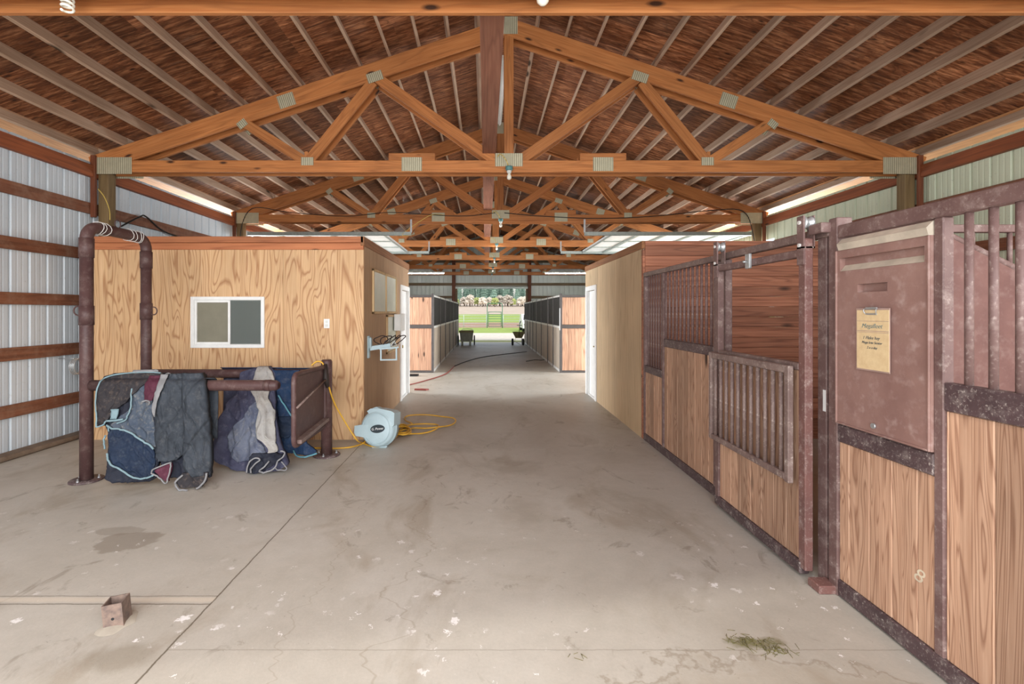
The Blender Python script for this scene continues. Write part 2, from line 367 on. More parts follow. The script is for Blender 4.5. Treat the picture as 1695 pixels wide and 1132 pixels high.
# ---- mesh builder
class MB:
    def __init__(s): s.v = []; s.f = []; s.sm = []
    def add(s, vs, fs, smooth=False):
        b = len(s.v); s.v += [tuple(v) for v in vs]
        for f in fs: s.f.append([b + i for i in f]); s.sm.append(smooth)
    def box(s, x0, x1, y0, y1, z0, z1):
        s.add([(x0, y0, z0), (x1, y0, z0), (x1, y1, z0), (x0, y1, z0), (x0, y0, z1), (x1, y0, z1), (x1, y1, z1), (x0, y1, z1)],
              [(0, 3, 2, 1), (4, 5, 6, 7), (0, 1, 5, 4), (1, 2, 6, 5), (2, 3, 7, 6), (3, 0, 4, 7)]); return s
    def cbox(s, x0, x1, y0, y1, z0, z1, c=.005):
        """box with chamfered edges"""
        bm = bmesh.new(); m = MB().box(x0, x1, y0, y1, z0, z1)
        vs = [bm.verts.new(v) for v in m.v]
        for f in m.f: bm.faces.new([vs[i] for i in f])
        bmesh.ops.bevel(bm, geom=bm.edges[:], offset=c, segments=1, affect='EDGES', profile=.5)
        bm.verts.index_update()
        s.add([v.co[:] for v in bm.verts], [[v.index for v in f.verts] for f in bm.faces]); bm.free(); return s
    def prism(s, pts, axis, a, b):
        """polygon pts in the two other axes, extruded along axis from a to b"""
        def P(p, t):
            q = list(p); q.insert(axis, t); return q
        n = len(pts)
        s.add([P(p, a) for p in pts] + [P(p, b) for p in pts],
              [list(range(n))[::-1], list(range(n, 2 * n))] + [(i, (i + 1) % n, n + (i + 1) % n, n + i) for i in range(n)]); return s
    def tube(s, pts, r, n=10, caps=True, closed=False):
        pts = [Vector(p) for p in pts]; rings = []
        up = Vector((0, 0, 1)); m = len(pts)
        rr = r if isinstance(r, (list, tuple)) else [r] * m
        prev = None
        for i, p in enumerate(pts):
            if closed: d = (pts[(i + 1) % m] - pts[i - 1])
            else: d = (pts[min(i + 1, m - 1)] - pts[max(i - 1, 0)])
            d = d.normalized() if d.length > 1e-9 else Vector((0, 0, 1))
            if prev is None:
                a = d.cross(up)
                if a.length < .05: a = d.cross(Vector((1, 0, 0)))
            else:
                a = prev - d * prev.dot(d)
                if a.length < .01: a = d.cross(up)
            a.normalize(); prev = a; b = d.cross(a)
            rings.append([p + (a * math.cos(2 * math.pi * k / n) + b * math.sin(2 * math.pi * k / n)) * rr[i] for k in range(n)])
        base = len(s.v); s.v += [tuple(v) for r_ in rings for v in r_]
        for i in range(m if closed else m - 1):
            j = (i + 1) % m
            for k in range(n):
                s.f.append([base + i * n + k, base + i * n + (k + 1) % n, base + j * n + (k + 1) % n, base + j * n + k]); s.sm.append(True)
        if caps and not closed:
            s.f.append([base + k for k in range(n)][::-1]); s.sm.append(False)
            s.f.append([base + (m - 1) * n + k for k in range(n)]); s.sm.append(False)
        return s
    def lathe(s, prof, c, axis=2, n=20, ang=0):
        """prof = [(radius, height)] turned about axis through c"""
        base = len(s.v)
        for r, h in prof:
            for k in range(n):
                a = 2 * math.pi * k / n; p = [r * math.cos(a), r * math.sin(a)]; p.insert(axis, h)
                s.v.append((c[0] + p[0], c[1] + p[1], c[2] + p[2]))
        for i in range(len(prof) - 1):
            for k in range(n):
                s.f.append([base + i * n + k, base + i * n + (k + 1) % n, base + (i + 1) * n + (k + 1) % n, base + (i + 1) * n + k]); s.sm.append(True)
        s.f.append([base + k for k in range(n)][::-1]); s.sm.append(False)
        s.f.append([base + (len(prof) - 1) * n + k for k in range(n)]); s.sm.append(False)
        return s
    def bar(s, p0, p1, w, h, upv=(0, 0, 1)):
        p0, p1 = Vector(p0), Vector(p1); d = (p1 - p0).normalized(); a = d.cross(Vector(upv)).normalized(); b = a.cross(d)
        vs = [p + a * (w / 2) * i + b * (h / 2) * j for p in (p0, p1) for i, j in ((-1, -1), (1, -1), (1, 1), (-1, 1))]
        s.add(vs, [(0, 3, 2, 1), (4, 5, 6, 7), (0, 1, 5, 4), (1, 2, 6, 5), (2, 3, 7, 6), (3, 0, 4, 7)]); return s
    def mesh(s, name, off=(0, 0, 0)):
        me = bpy.data.meshes.new(name)
        me.from_pydata([(v[0] - off[0], v[1] - off[1], v[2] - off[2]) for v in s.v], [], s.f)
        me.polygons.foreach_set('use_smooth', s.sm)
        me.update(); bm = bmesh.new(); bm.from_mesh(me); bmesh.ops.recalc_face_normals(bm, faces=bm.faces[:]); bm.to_mesh(me); bm.free()
        return me

def wloc(o):
    v = Vector((0, 0, 0))
    while o: v += Vector(o.location); o = o.parent
    return v
def tag(o, label=None, cat=None, group=None, kind=None):
    if label: o['label'] = label
    if cat: o['category'] = cat
    if group: o['group'] = group
    if kind: o['kind'] = kind
    return o
def thing(name, label, cat, loc, group=None):
    o = bpy.data.objects.new(name, None); COL.objects.link(o); o.location = loc; o.empty_display_size = .1
    return tag(o, label, cat, group)
def part(name, mb, mat, parent=None, label=None, origin=None):
    """one mesh; coordinates in mb are world coordinates"""
    base = wloc(parent) if parent else Vector((0, 0, 0))
    org = Vector(origin) if origin is not None else base
    me = mb.mesh(name, org) if isinstance(mb, MB) else mb
    me.materials.clear(); me.materials.append(M[mat] if isinstance(mat, str) else mat)
    o = bpy.data.objects.new(name, me); COL.objects.link(o)
    if parent: o.parent = parent
    o.location = org - base
    if label: o['label'] = label
    return o
def solo(name, mb, mat, label, cat, group=None, origin=None):
    return tag(part(name, mb, mat, None, None, origin), label, cat, group)
def struct(name, mb, mat, parent=None):
    o = part(name, mb, mat, parent)
    if not parent: o['kind'] = 'structure'
    return o
_beams = {}
def beam(name, p0, p1, w, h, mat, parent=None):
    """timber with its length along local X, thickness w (local Y), depth h (local Z)"""
    p0, p1 = Vector(p0), Vector(p1); d = p1 - p0; L = d.length
    key = (name, round(L, 3), w, h, mat)
    if key not in _beams:
        me = MB().cbox(0, L, -w / 2, w / 2, -h / 2, h / 2, .004).mesh(name); me.materials.append(M[mat]); _beams[key] = me
    o = bpy.data.objects.new(name, _beams[key]); COL.objects.link(o)
    d.normalize(); up = Vector((0, 0, 1)) if abs(d.z) < .999 else Vector((1, 0, 0))
    yv = up.cross(d).normalized(); zv = d.cross(yv)
    mtx = Matrix((d, yv, zv)).transposed().to_4x4()
    o.rotation_euler = mtx.to_euler()
    if parent: o.parent = parent; o.location = p0 - wloc(parent)
    else: o.location = p0
    return o
def copy_tree(o, parent=None):
    c = o.copy(); COL.objects.link(c); c.parent = parent
    for ch in list(kids(o)): copy_tree(ch, c)
    return c
def kids(o): return [x for x in o.children]
def at(px, py, Y):
    """point of the photograph's pixel at depth Y"""
    return Vector(((px - VX) * Y / FPX, Y, EYE - (py - VY) * Y / FPX))
def fl(px, py, z=0.):
    Y = (EYE - z) * FPX / (py - VY)
    return Vector(((px - VX) * Y / FPX, Y, z))
def smooth(pts, n=6, closed=False):
    pts = [Vector(p) for p in pts]; out = []; m = len(pts)
    for i in range(m if closed else m - 1):
        if closed: a, b, c, d = pts[i - 1], pts[i], pts[(i + 1) % m], pts[(i + 2) % m]
        else: a, b, c, d = pts[max(i - 1, 0)], pts[i], pts[i + 1], pts[min(i + 2, m - 1)]
        for k in range(n):
            t = k / n
            out.append(.5 * ((2 * b) + (c - a) * t + (2 * a - 5 * b + 4 * c - d) * t * t + (3 * b - a - 3 * c + d) * t ** 3))
    if not closed: out.append(pts[-1])
    return out
def text(name, body, size, mtx, mat, parent, shear=0, depth=.0008):
    cu = bpy.data.curves.new(name, 'FONT'); cu.body = body; cu.size = size; cu.align_x = 'CENTER'; cu.align_y = 'CENTER'
    cu.shear = shear; cu.offset = -size * (.014 if shear > .25 else 0); cu.extrude = depth; cu.resolution_u = 3
    to = bpy.data.objects.new(name, cu); COL.objects.link(to)
    dg = bpy.context.evaluated_depsgraph_get(); me = bpy.data.meshes.new_from_object(to.evaluated_get(dg))
    bpy.data.objects.remove(to); bpy.data.curves.remove(cu)
    me.name = name; me.materials.clear(); me.materials.append(M[mat])
    o = bpy.data.objects.new(name, me); COL.objects.link(o); o.parent = parent
    m = mtx.copy(); m.translation = mtx.translation - wloc(parent); o.matrix_local = m
    return o
ORD = ['lowest', 'second', 'third', 'fourth', 'fifth', 'sixth', 'seventh', 'eighth', 'ninth', 'tenth', 'eleventh', 'twelfth', 'thirteenth', 'topmost']
NTH = ['first', 'second', 'third', 'fourth', 'fifth', 'sixth', 'seventh', 'eighth']

# ------------------------------------------------------------------ dimensions of the barn
XL, XR, XC = -5.46, 6.04, .30            # side wall sheets and ridge
YF, YB = -.8, 24.9                       # front opening and back wall
PEAK, SL = 5.72, 1 / 3                   # top of the top chord at the ridge, roof slope
CHB = 3.575                              # underside of bottom chords
TY = [2.85] + [6.5 + 3.63 * i for i in range(6)]
def chord_top(x): return PEAK - SL * abs(x - XC)
def deck_z(x): return chord_top(x) + .148

# ------------------------------------------------------------------ floor, ground
struct('floor', MB().box(XL - .05, XR + .05, YF, YB + .1, -.15, 0), 'concrete')
def ground_z(Y):
    pts = [(-40, -.06), (50, -.06), (75, 0), (150, 1.07), (262, 4.5), (420, 9)]
    for (a, za), (b, zb) in zip(pts, pts[1:]):
        if Y <= b: return za + (zb - za) * (Y - a) / (b - a)
    return 9
def ground_mat(name, c1, c2, c3, scale=3):
    t = NT(name, .9, 0, .2); n = t.noise(t.obj, scale, 6, .7); n2 = t.noise(t.map(t.obj, (.15, .8, 1)), scale, 5, .7)
    c = t.ramp(n, [(.3, c1), (.55, c2), (.75, c3)]); c = t.mix(t.math('MULTIPLY', t.grey(n2, .5, .7), .5, clamp=True), c, lin(c1))
    t.bump(n, .4, .05); return t.done(c)
def strip(name, ya, yb, mat, dz=0., x0=-60, x1=60, seg=1):
    m = MB(); ys = [ya + (yb - ya) * i / seg for i in range(seg + 1)]
    vs = []; fs = []
    for y in ys: vs += [(x0, y, ground_z(y) + dz), (x1, y, ground_z(y) + dz)]
    for i in range(seg): fs.append((2 * i, 2 * i + 1, 2 * i + 3, 2 * i + 2))
    m.add(vs, fs); return struct(name, m, mat)
g_grav = ground_mat('gravel', (196, 188, 172), (212, 204, 190), (222, 216, 204), 4)
g_dry = ground_mat('dry_grass', (176, 168, 120), (150, 156, 92), (196, 186, 146), 6)
g_green = ground_mat('green_grass', (134, 152, 78), (150, 170, 88), (168, 182, 106), 2)
g_dirt = ground_mat('dirt', (148, 118, 100), (166, 136, 118), (132, 116, 88), 2)
g_field = ground_mat('field', (176, 160, 142), (190, 174, 158), (196, 184, 168), .3)
strip('ground_front', -12, YF, g_grav, -.04)
strip('ground_side_left', YF, YB, g_grav, -.04, -60, XL - .05); strip('ground_side_right', YF, YB, g_grav, -.04, XR + .05, 60)
strip('ground_apron', YB + .1, 26.6, g_grav); strip('ground_dry_grass', 26.6, 28.2, g_dry)
strip('ground_drive', 28.2, 38.0, g_grav); strip('ground_grass', 38.0, 50.6, g_green, 0, -90, 90)
strip('ground_dirt', 50.6, 73, g_dirt, 0, -120, 120, 4); strip('ground_pasture', 73, 140, g_green, 0, -160, 160, 8)
strip('ground_field', 140, 420, g_field, 0, -320, 320, 8)

# ------------------------------------------------------------------ walls of ribbed steel
def ribs(a, b, period=.229):
    """profile along one axis: list of (t, height)"""
    out = []; t = a
    while t < b:
        for dt, h in ((0, 0), (.012, .02), (.03, .02), (.042, 0), (.09, 0), (.099, .002), (.107, .002), (.116, 0), (.155, 0), (.164, .002), (.172, .002), (.181, 0)):
            if t + dt < b: out.append((t + dt, h))
        t += period
    out.append((b, 0)); return out
def side_sheet(mb, x, sgn, ya, yb, z0, z1):
    pr = ribs(ya, yb); vs = []; fs = []
    for y, h in pr: vs += [(x - sgn * h, y, z0), (x - sgn * h, y, z1)]
    for i in range(len(pr) - 1): fs.append((2 * i, 2 * i + 1, 2 * i + 3, 2 * i + 2))
    mb.add(vs, fs)
GIRT_Z = [(.44, .585), (1.09, 1.24), (1.735, 1.875), (2.365, 2.51), (2.995, 3.145)]
def side_wall(name, x, inward, mat):
    m = MB()
    side_sheet(m, x, inward * -1 * -1, YF, 9.85, 0, 3.72); side_sheet(m, x, inward, 13.05, YB, 0, 3.72); side_sheet(m, x, inward, 9.85, 13.05, 3.2, 3.72)
    wl_ = struct(name, m, mat)
    for z0, z1 in GIRT_Z:
        for a, b in ((YF, 9.8), (13.1, YB)):
            xs = sorted((x + inward * .003, x + inward * .041))
            part('girt', MB().cbox(xs[0], xs[1], a, b, z0, z1, .003), 'girt', wl_)
    xs = sorted((x + inward * .003, x + inward * .08))
    part('header', MB().cbox(xs[0], xs[1], YF, YB, 3.50, 3.66, .004), 'header', wl_)
    for a, b in ((YF, 9.8), (13.1, YB)):
        xs = sorted((x + inward * .003, x + inward * .20))
        part('curb', MB().cbox(xs[0], xs[1], a, b, 0, .06, .02), 'dirtcurb', wl_)
    for ty in TY:
        y0 = ty + .04; xs = sorted((x + inward * .08, x + inward * .22))
        part('post', MB().cbox(xs[0], xs[1], y0, y0 + .14, 0, 3.76, .006), 'post', wl_)
        xs2 = sorted((x + inward * -.01, x + inward * .10))
        part('post_board', MB().cbox(xs2[0] + (.045 if inward > 0 else 0), xs2[1] - (.045 if inward < 0 else 0), ty - .04, ty, 2.95, 3.80, .004), 'postred', wl_)
    return wl_
side_wall('wall_left', XL, 1, 'sheet_left'); side_wall('wall_right', XR, -1, 'sheet_right')
# back wall with the far doorway
DX0, DX1, DZ = -1.49, 2.11, 2.87
m = MB()
pr = ribs(XL, XR); 
def back_piece(x0, x1, zb):
    q = [(x, h) for x, h in pr if x0 <= x <= x1]
    if q[0][0] > x0: q.insert(0, (x0, 0))
    if q[-1][0] < x1: q.append((x1, 0))
    vs = []; fs = []
    for x, h in q: vs += [(x, YB - h, zb), (x, YB - h, deck_z(x))]
    for i in range(len(q) - 1): fs.append((2 * i, 2 * i + 1, 2 * i + 3, 2 * i + 2))
    m.add(vs, fs)
back_piece(XL, DX0, 0); back_piece(DX0, DX1, DZ); back_piece(DX1, XR, 0)
wb = struct('wall_back', m, 'sheet_back')
for z in (.9, 1.75, 2.42, 3.1, 3.66, 4.3):
    segs = [(XL + .1, DX0 - .28), (DX1 + .28, XR - .1)] if z < 2.8 else [(max(XL + .1, XC - (PEAK - z - .05) * 3), min(XR - .1, XC + (PEAK - z - .05) * 3))]
    if z in (3.1, 3.66): segs = [(XL + .1, DX0 - .28), (DX0 - .1, DX1 + .1), (DX1 + .28, XR - .1)]
    for a, b in segs: part('girt', MB().cbox(a, b, YB - .06, YB - .021, z - .07, z + .07, .003), 'girtx', wb)
for a in (DX0 - .28, DX1 + .1): part('post', MB().cbox(a, a + .18, YB - .2, YB - .02, 0, chord_top(a) - .1, .006), 'postred', wb)
tr = struct('trim_1', MB().box(DX0 - .1, DX1 + .1, YB - .1, YB - .02, DZ, DZ + .13).box(DX0 - .1, DX0, YB - .1, YB + .03, 0, DZ).box(DX1, DX1 + .1, YB - .1, YB + .03, 0, DZ), 'girtx')
struct('trim_2', MB().cbox(DX0 - .15, DX1 + .2, YB - .17, YB - .1, DZ - .01, DZ + .1, .01), 'track')

# ------------------------------------------------------------------ roof deck and purlins
for nm, x0, x1 in (('ceiling_left', XL - .62, XC), ('ceiling_right', XC, XR + .62)):
    m = MB(); z0, z1 = deck_z(x0), deck_z(x1)
    m.add([(x0, YF - .3, z0), (x1, YF - .3, z1), (x1, YB + .5, z1), (x0, YB + .5, z0),
           (x0, YF - .3, z0 + .03), (x1, YF - .3, z1 + .03), (x1, YB + .5, z1 + .03), (x0, YB + .5, z0 + .03)],
          [(0, 3, 2, 1), (4, 5, 6, 7), (0, 1, 5, 4), (1, 2, 6, 5), (2, 3, 7, 6), (3, 0, 4, 7)])
    struct(nm, m, 'deck')
def soffit(name, x0, x1):
    m = MB(); z0, z1 = deck_z(x0) - .03, deck_z(x1) - .03
    m.add([(x0, YF - .3, z0), (x1, YF - .3, z1), (x1, YB + .5, z1), (x0, YB + .5, z0),
           (x0, YF - .3, z0 + .02), (x1, YF - .3, z1 + .02), (x1, YB + .5, z1 + .02), (x0, YB + .5, z0 + .02)],
          [(0, 3, 2, 1), (4, 5, 6, 7), (0, 1, 5, 4), (1, 2, 6, 5), (2, 3, 7, 6), (3, 0, 4, 7)])
    struct(name, m, 'soffit')
soffit('trim_3', XL - .6, XL + .02); soffit('trim_4', XR - .02, XR + .6)
pe = [YF - .2, TY[0] + .11] + [y + .11 for y in TY[1:]] + [YB - .03]
pmesh = {}
for b in range(1, len(pe) - 1):
    L = round(pe[b + 1] - pe[b] - .01, 3)
    for side in (-1, 1):
        for k in range(14):
            x = XC + side * (5.72 - k * .4095)
            key = (L, side)
            if key not in pmesh:
                th = math.atan(SL) * (-side) * -1
                m = MB().cbox(-.019, .019, 0, L, 0, .14, .003).mesh('roof_purlin')
                m.transform(Matrix.Rotation(math.atan(SL) * side, 4, 'Y')); m.materials.append(M['purlin']); pmesh[key] = m
            o = bpy.data.objects.new('roof_purlin', pmesh[key]); COL.objects.link(o)
            o.location = (x, pe[b] + .005, chord_top(x) + .004)
            bay = 'between nearest and second truss' if b == 1 else ('between %s and %s truss' % (NTH[b - 1], NTH[b]) if b < 7 else 'between last truss and back wall')
            tag(o, '%s purlin up from %s eave, dusty, %s' % (ORD[k], 'left' if side < 0 else 'right', bay), 'roof purlin', 'purlins under the roof deck')

# ------------------------------------------------------------------ trusses
def plate(cx, cz, wd, ht, y, parent, ang=0):
    m = MB().box(-wd / 2, wd / 2, -.004, .0, -ht / 2, ht / 2)
    me = m.mesh('gusset_plate'); me.materials.append(M['plate'])
    o = bpy.data.objects.new('gusset_plate', me); COL.objects.link(o); o.parent = parent
    o.location = Vector((cx, y, cz)) - wloc(parent); o.rotation_euler = (0, -ang, 0); return o
def ply(t, y, front, full=True):
    """one ply of a truss; y is its near face"""
    yc = y + .02; A = math.atan(SL); cz = CHB + .0825
    beam('bottom_chord', (XC - 5.68, yc, cz), (XC + 5.68, yc, cz), .038, .165, 'truss', t)
    for s in (-1, 1):
        d = .245
        beam('top_chord', (XC + s * 5.75, yc, chord_top(XC + 5.75) - d / 2 / math.cos(A)), (XC + s * .02, yc, PEAK - .007 - d / 2 / math.cos(A)), .038, d * math.cos(A) if False else .235, 'truss', t)
        beam('web', (XC + s * 3.62, yc, chord_top(XC + 3.62) - .26), (XC + s * 2.82, yc, CHB + .17), .034, .13, 'truss', t)
        beam('web', (XC + s * 2.75, yc, CHB + .16), (XC + s * 1.86, yc, chord_top(XC + 1.86) - .27), .034, .14, 'truss', t)
        beam('web', (XC + s * 1.79, yc, chord_top(XC + 1.79) - .25), (XC + s * .16, yc, CHB + .16), .034, .14, 'truss', t)
        beam('scab_board', (XC + s * 1.32 - .32, yc, CHB + .215), (XC + s * 1.32 + .32, yc, CHB + .215), .036, .10, 'truss', t)
        beam('block', (XC + s * 2.78 - .0, yc, CHB + .166), (XC + s * 2.78, yc, CHB + .29), .03, .05, 'truss', t)
    beam('king_post', (XC + .02, yc, CHB + .16), (XC + .02, yc, PEAK - .2), .034, .13, 'truss', t)
    yp = y - .001 if front else y + .0435
    for s in (-1, 1):
        plate(XC + s * 5.44, CHB + .09, .52, .23, yp, t); plate(XC + s * 1.32, CHB + .11, .28, .19, yp, t)
        plate(XC + s * 2.76, CHB + .15, .17, .11, yp, t); plate(XC + s * 3.05, chord_top(XC + 3.05) - .14, .23, .18, yp, t, -s * A)
        plate(XC + s * 1.83, chord_top(XC + 1.83) - .22, .22, .13, yp, t, -s * A)
        plate(XC + s * 3.66, chord_top(XC + 3.66) - .26, .13, .10, yp, t, -s * R(38))
    plate(XC + .02, CHB + .17, .38, .18, yp, t); plate(XC + .02, PEAK - .12, .24, .24, yp, t)
for i, y in enumerate(TY):
    lab = ['nearest timber roof truss, only its bottom beam showing at picture top', 'large orange timber roof truss in full view above the window wall',
           'second full truss back, dark timber, above the roof of the plywood rooms', 'third full truss back, just behind the stored overhead doors',
           'fourth full truss back, over front of far stalls', 'fifth full truss back, timber, small between far hanging lights', 'farthest small truss in front of the steel back wall'][i]
    t = thing('roof_truss', lab, 'roof truss', (XC, y, CHB), 'doubled timber trusses down the barn')
    ply(t, y, True); ply(t, y + .18, False)
solo('ridge_plank', MB().cbox(-.045, .14, 3.3, YB - .3, CHB + .26, CHB + .30, .004), wood('plank_timber', (150, 104, 84), (132, 86, 68), (92, 54, 42), 1, 9, .4, 5, 60, contrast=.4),
     'long reddish plank running down the barn above the bottom chords', 'plank') 

# ------------------------------------------------------------------ plywood rooms
RX0, RX1, RY0, RY1, RZ = XL + .24, -1.575, 6.08, 9.63, 2.62
wx0, wx1, wz0, wz1 = -3.79, -2.86, 1.195, 1.835
m = MB(); e = [RX0, -3.83 - .0, -2.61, RX1]
xs = [RX0, (313 - VX) * RY0 / FPX, (469 - VX) * RY0 / FPX, RX1]
for a, b in zip(xs, xs[1:]):
    a += .0015; b -= .0015
    lo, hi = max(a, wx0), min(b, wx1)
    if lo < hi:
        m.box(a, b, RY0, RY0 + .04, 0, wz0); m.box(a, b, RY0, RY0 + .04, wz1, 2.45)
        if a < wx0: m.box(a, wx0, RY0, RY0 + .04, wz0, wz1)
        if b > wx1: m.box(wx1, b, RY0, RY0 + .04, wz0, wz1)
    else: m.box(a, b, RY0, RY0 + .04, 0, 2.45)
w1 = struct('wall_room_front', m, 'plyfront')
part('cap_board', MB().cbox(RX0, RX1, RY0 - .02, RY0 + .02, 2.54, RZ, .004), 'boardx', w1)
part('cap_board', MB().cbox(RX0, RX1, RY0 - .015, RY0 + .025, 2.45, 2.536, .004), 'boardx', w1)
DY0, DY1, DTOP = 8.74, 9.53, 2.06
m = MB()
for a, b in ((RY0 + .04, 7.3), (7.3, 8.52), (8.52, DY0)): m.box(RX1 - .03, RX1, a + .0015, b - .0015, 0, 2.5)
m.box(RX1 - .03, RX1, DY0, DY1, DTOP, 2.5).box(RX1 - .03, RX1, DY1, RY1, 0, 2.5)
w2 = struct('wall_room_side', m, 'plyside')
part('cap_board', MB().cbox(RX1 - .035, RX1 + .012, RY0 - .02, RY1, 2.5, RZ, .004), 'boardy', w2)
m = MB().box(RX0, RX1 - .03, RY1 - .04, RY1, 0, RZ).box(RX0, RX0 + .03, RY0 + .05, RY1 - .04, 0, RZ)
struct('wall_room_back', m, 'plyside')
struct('ceiling_room', MB().box(RX0, RX1 - .04, RY0 + .05, RY1 - .04, RZ - .05, RZ - .02), 'roomdark')
def slab_door(name, X, sgn, y0, y1, top):
    a, b = sorted((X, X + sgn * .025)); c, d = sorted((X - sgn * .075, X - sgn * .035))
    o = struct(name, MB().cbox(c, d, y0, y1, .02, top, .003), 'white')
    part('door_trim', MB().cbox(a, b, y0 - .09, y0, 0, top + .09, .004), 'white', o)
    part('door_trim', MB().cbox(a, b, y1, y1 + .09, 0, top + .09, .004), 'white', o)
    part('door_trim', MB().cbox(a, b, y0, y1, top, top + .09, .004), 'white', o)
    c2, d2 = sorted((X - sgn * .035, X))
    part('door_jamb', MB().box(c2, d2, y0, y0 + .02, 0, top).box(c2, d2, y1 - .02, y1, 0, top).box(c2, d2, y0, y1, 0, .02), 'white', o)
    kx = X - sgn * .03
    part('door_knob', MB().lathe([(.012, 0), (.012, .03), (.028, .04), (.03, .055), (.02, .065)], (kx if sgn > 0 else kx - .06, y0 + .07, 1.0), 0, 12), 'brass', o)
slab_door('door_1', RX1, 1, DY0, DY1, DTOP)
# sliding window
wf = struct('window_1', MB().box(wx0 + .04, wx1 - .04, RY0 + .012, RY0 + .018, wz0 + .04, wz1 - .04), 'glass')
mid = (377.5 - VX) * RY0 / FPX
def ring(mb, x0, x1, y0, y1, z0, z1, t):
    mb.cbox(x0, x0 + t, y0, y1, z0, z1, .003).cbox(x1 - t, x1, y0, y1, z0, z1, .003).cbox(x0 + t, x1 - t, y0, y1, z0, z0 + t, .003).cbox(x0 + t, x1 - t, y0, y1, z1 - t, z1, .003); return mb
part('window_frame', ring(MB(), wx0 - .01, wx1 + .01, RY0 - .02, RY0 + .045, wz0 - .01, wz1 + .01, .045), 'white', wf)
part('sash', ring(MB(), wx0 + .035, mid + .03, RY0 - .008, RY0 + .01, wz0 + .035, wz1 - .035, .03), 'white', wf)
part('sash', ring(MB(), mid - .005, wx1 - .035, RY0 + .02, RY0 + .035, wz0 + .035, wz1 - .035, .022), 'white', wf)
part('insect_screen', MB().box(wx0 + .06, mid, RY0 + .008, RY0 + .0095, wz0 + .06, wz1 - .06), 'blind', wf)
# frosted side window
def sidepane(name, y0, y1, z0, z1, n):
    o = struct(name, MB().box(RX1 + .006, RX1 + .012, y0 + .03, y1 - .03, z0 + .03, z1 - .03), 'frost')
    m = MB(); m.cbox(RX1, RX1 + .028, y0, y0 + .04, z0, z1).cbox(RX1, RX1 + .028, y1 - .04, y1, z0, z1).cbox(RX1, RX1 + .028, y0, y1, z0, z0 + .035).cbox(RX1, RX1 + .028, y0, y1, z1 - .035, z1)
    if n > 1: m.cbox(RX1, RX1 + .028, (y0 + y1) / 2 - .02, (y0 + y1) / 2 + .02, z0, z1)
    part('window_frame', m, wood('sash_timber', (206, 180, 138), (190, 160, 118), (150, 120, 84), 2, 9, .5, 5, 60), o)
sidepane('window_2', 6.52, 8.22, 1.62, 2.25, 2); sidepane('window_3', 7.44, 8.22, .98, 1.6, 1)
# right room
QX, QY0, QY1, QZ = 2.04, 6.12, 9.64, 2.57
m = MB()
for a, b in ((QY0 + .06, 7.34), (7.34, 8.56), (8.56, 8.66)): m.box(QX, QX + .03, a + .0015, b - .0015, 0, 2.47)
m.box(QX, QX + .03, 8.66, 9.54, 2.12, 2.47).box(QX, QX + .03, 9.54, QY1, 0, 2.47)
w3 = struct('wall_right_room_side', m, 'plyright')
part('cap_board', MB().cbox(QX - .012, QX + .03, QY0, QY1, 2.47, QZ, .004), 'boardy', w3)
m = MB(); z = 0.
while z < QZ - .02:
    m.cbox(QX + .032, XR - .26, QY0 + .0, QY0 + .045, z + .001, min(z + .131, QZ), .004); z += .132
w4 = struct('wall_right_room_front', m, 'redwood')
part('corner_board', MB().cbox(QX, QX + .03, QY0, QY0 + .058, 0, 2.46, .003), 'redwood', w4)
struct('wall_right_room_back', MB().box(QX + .04, XR - .26, QY1 - .04, QY1, 0, QZ), 'plyright')
slab_door('door_2', QX, -1, 8.75, 9.45, 2.06)

# ------------------------------------------------------------------ stored overhead doors over the cross aisle
def overhead(xin, xout, s, label):
    t = thing('overhead_door', label, 'garage door', ((xin + xout) / 2, 11.5, 3.24), 'overhead doors stored under the roof')
    Z = 3.30; L = abs(xout - xin); a, b = sorted((xin, xout))
    m = MB(); n = 5
    for k in range(n): m.cbox(a + L * k / n + .003, a + L * (k + 1) / n - .003, 10.03, 12.97, Z, Z + .04, .004)
    part('door_panel', m, 'doorwhite', t)
    for k in range(n + 1):
        x = a + L * k / n; part('strut', MB().cbox(max(a, x - .03), min(b, x + .03), 10.05, 12.95, Z - .035, Z, .004), 'track', t)
    for yy in (10.05, 11.0, 12.0, 12.93):
        part('stile', MB().cbox(a, b, yy - .035, yy + .035, Z - .02, Z - .001, .003), 'track', t)
    ti = xin - s * .58
    c, d = sorted((ti, xout))
    for yy in (9.93, 13.07):
        part('track', MB().box(c, d, yy - .03, yy + .03, Z - .045, Z - .04).box(c, d, yy + (.025 if yy < 11 else -.03), yy + (.03 if yy < 11 else -.025), Z - .045, Z + .03).box(c, d, yy - (.03 if yy < 11 else -.025), yy - (.025 if yy < 11 else -.03), Z - .045, Z + .03), 'track', t)
        part('hanger', MB().box(ti - .02, ti + .02, yy - .02, yy - .015, Z + .02, CHB + .02 if yy < 11 else 3.6), 'zinc', t)
        for k in range(n + 1):
            x = a + .05 + (L - .1) * k / n; q = yy + (.07 if yy < 11 else -.07)
            part('roller', MB().tube([(x, min(yy, q), Z - .02), (x, max(yy, q), Z - .02)], .018, 8), 'zinc', t)
overhead(-2.15, XL + .45, -1, 'white overhead door raised flat above left plywood room')
overhead(2.66, XR - .45, 1, 'white overhead door raised flat above right plywood room')

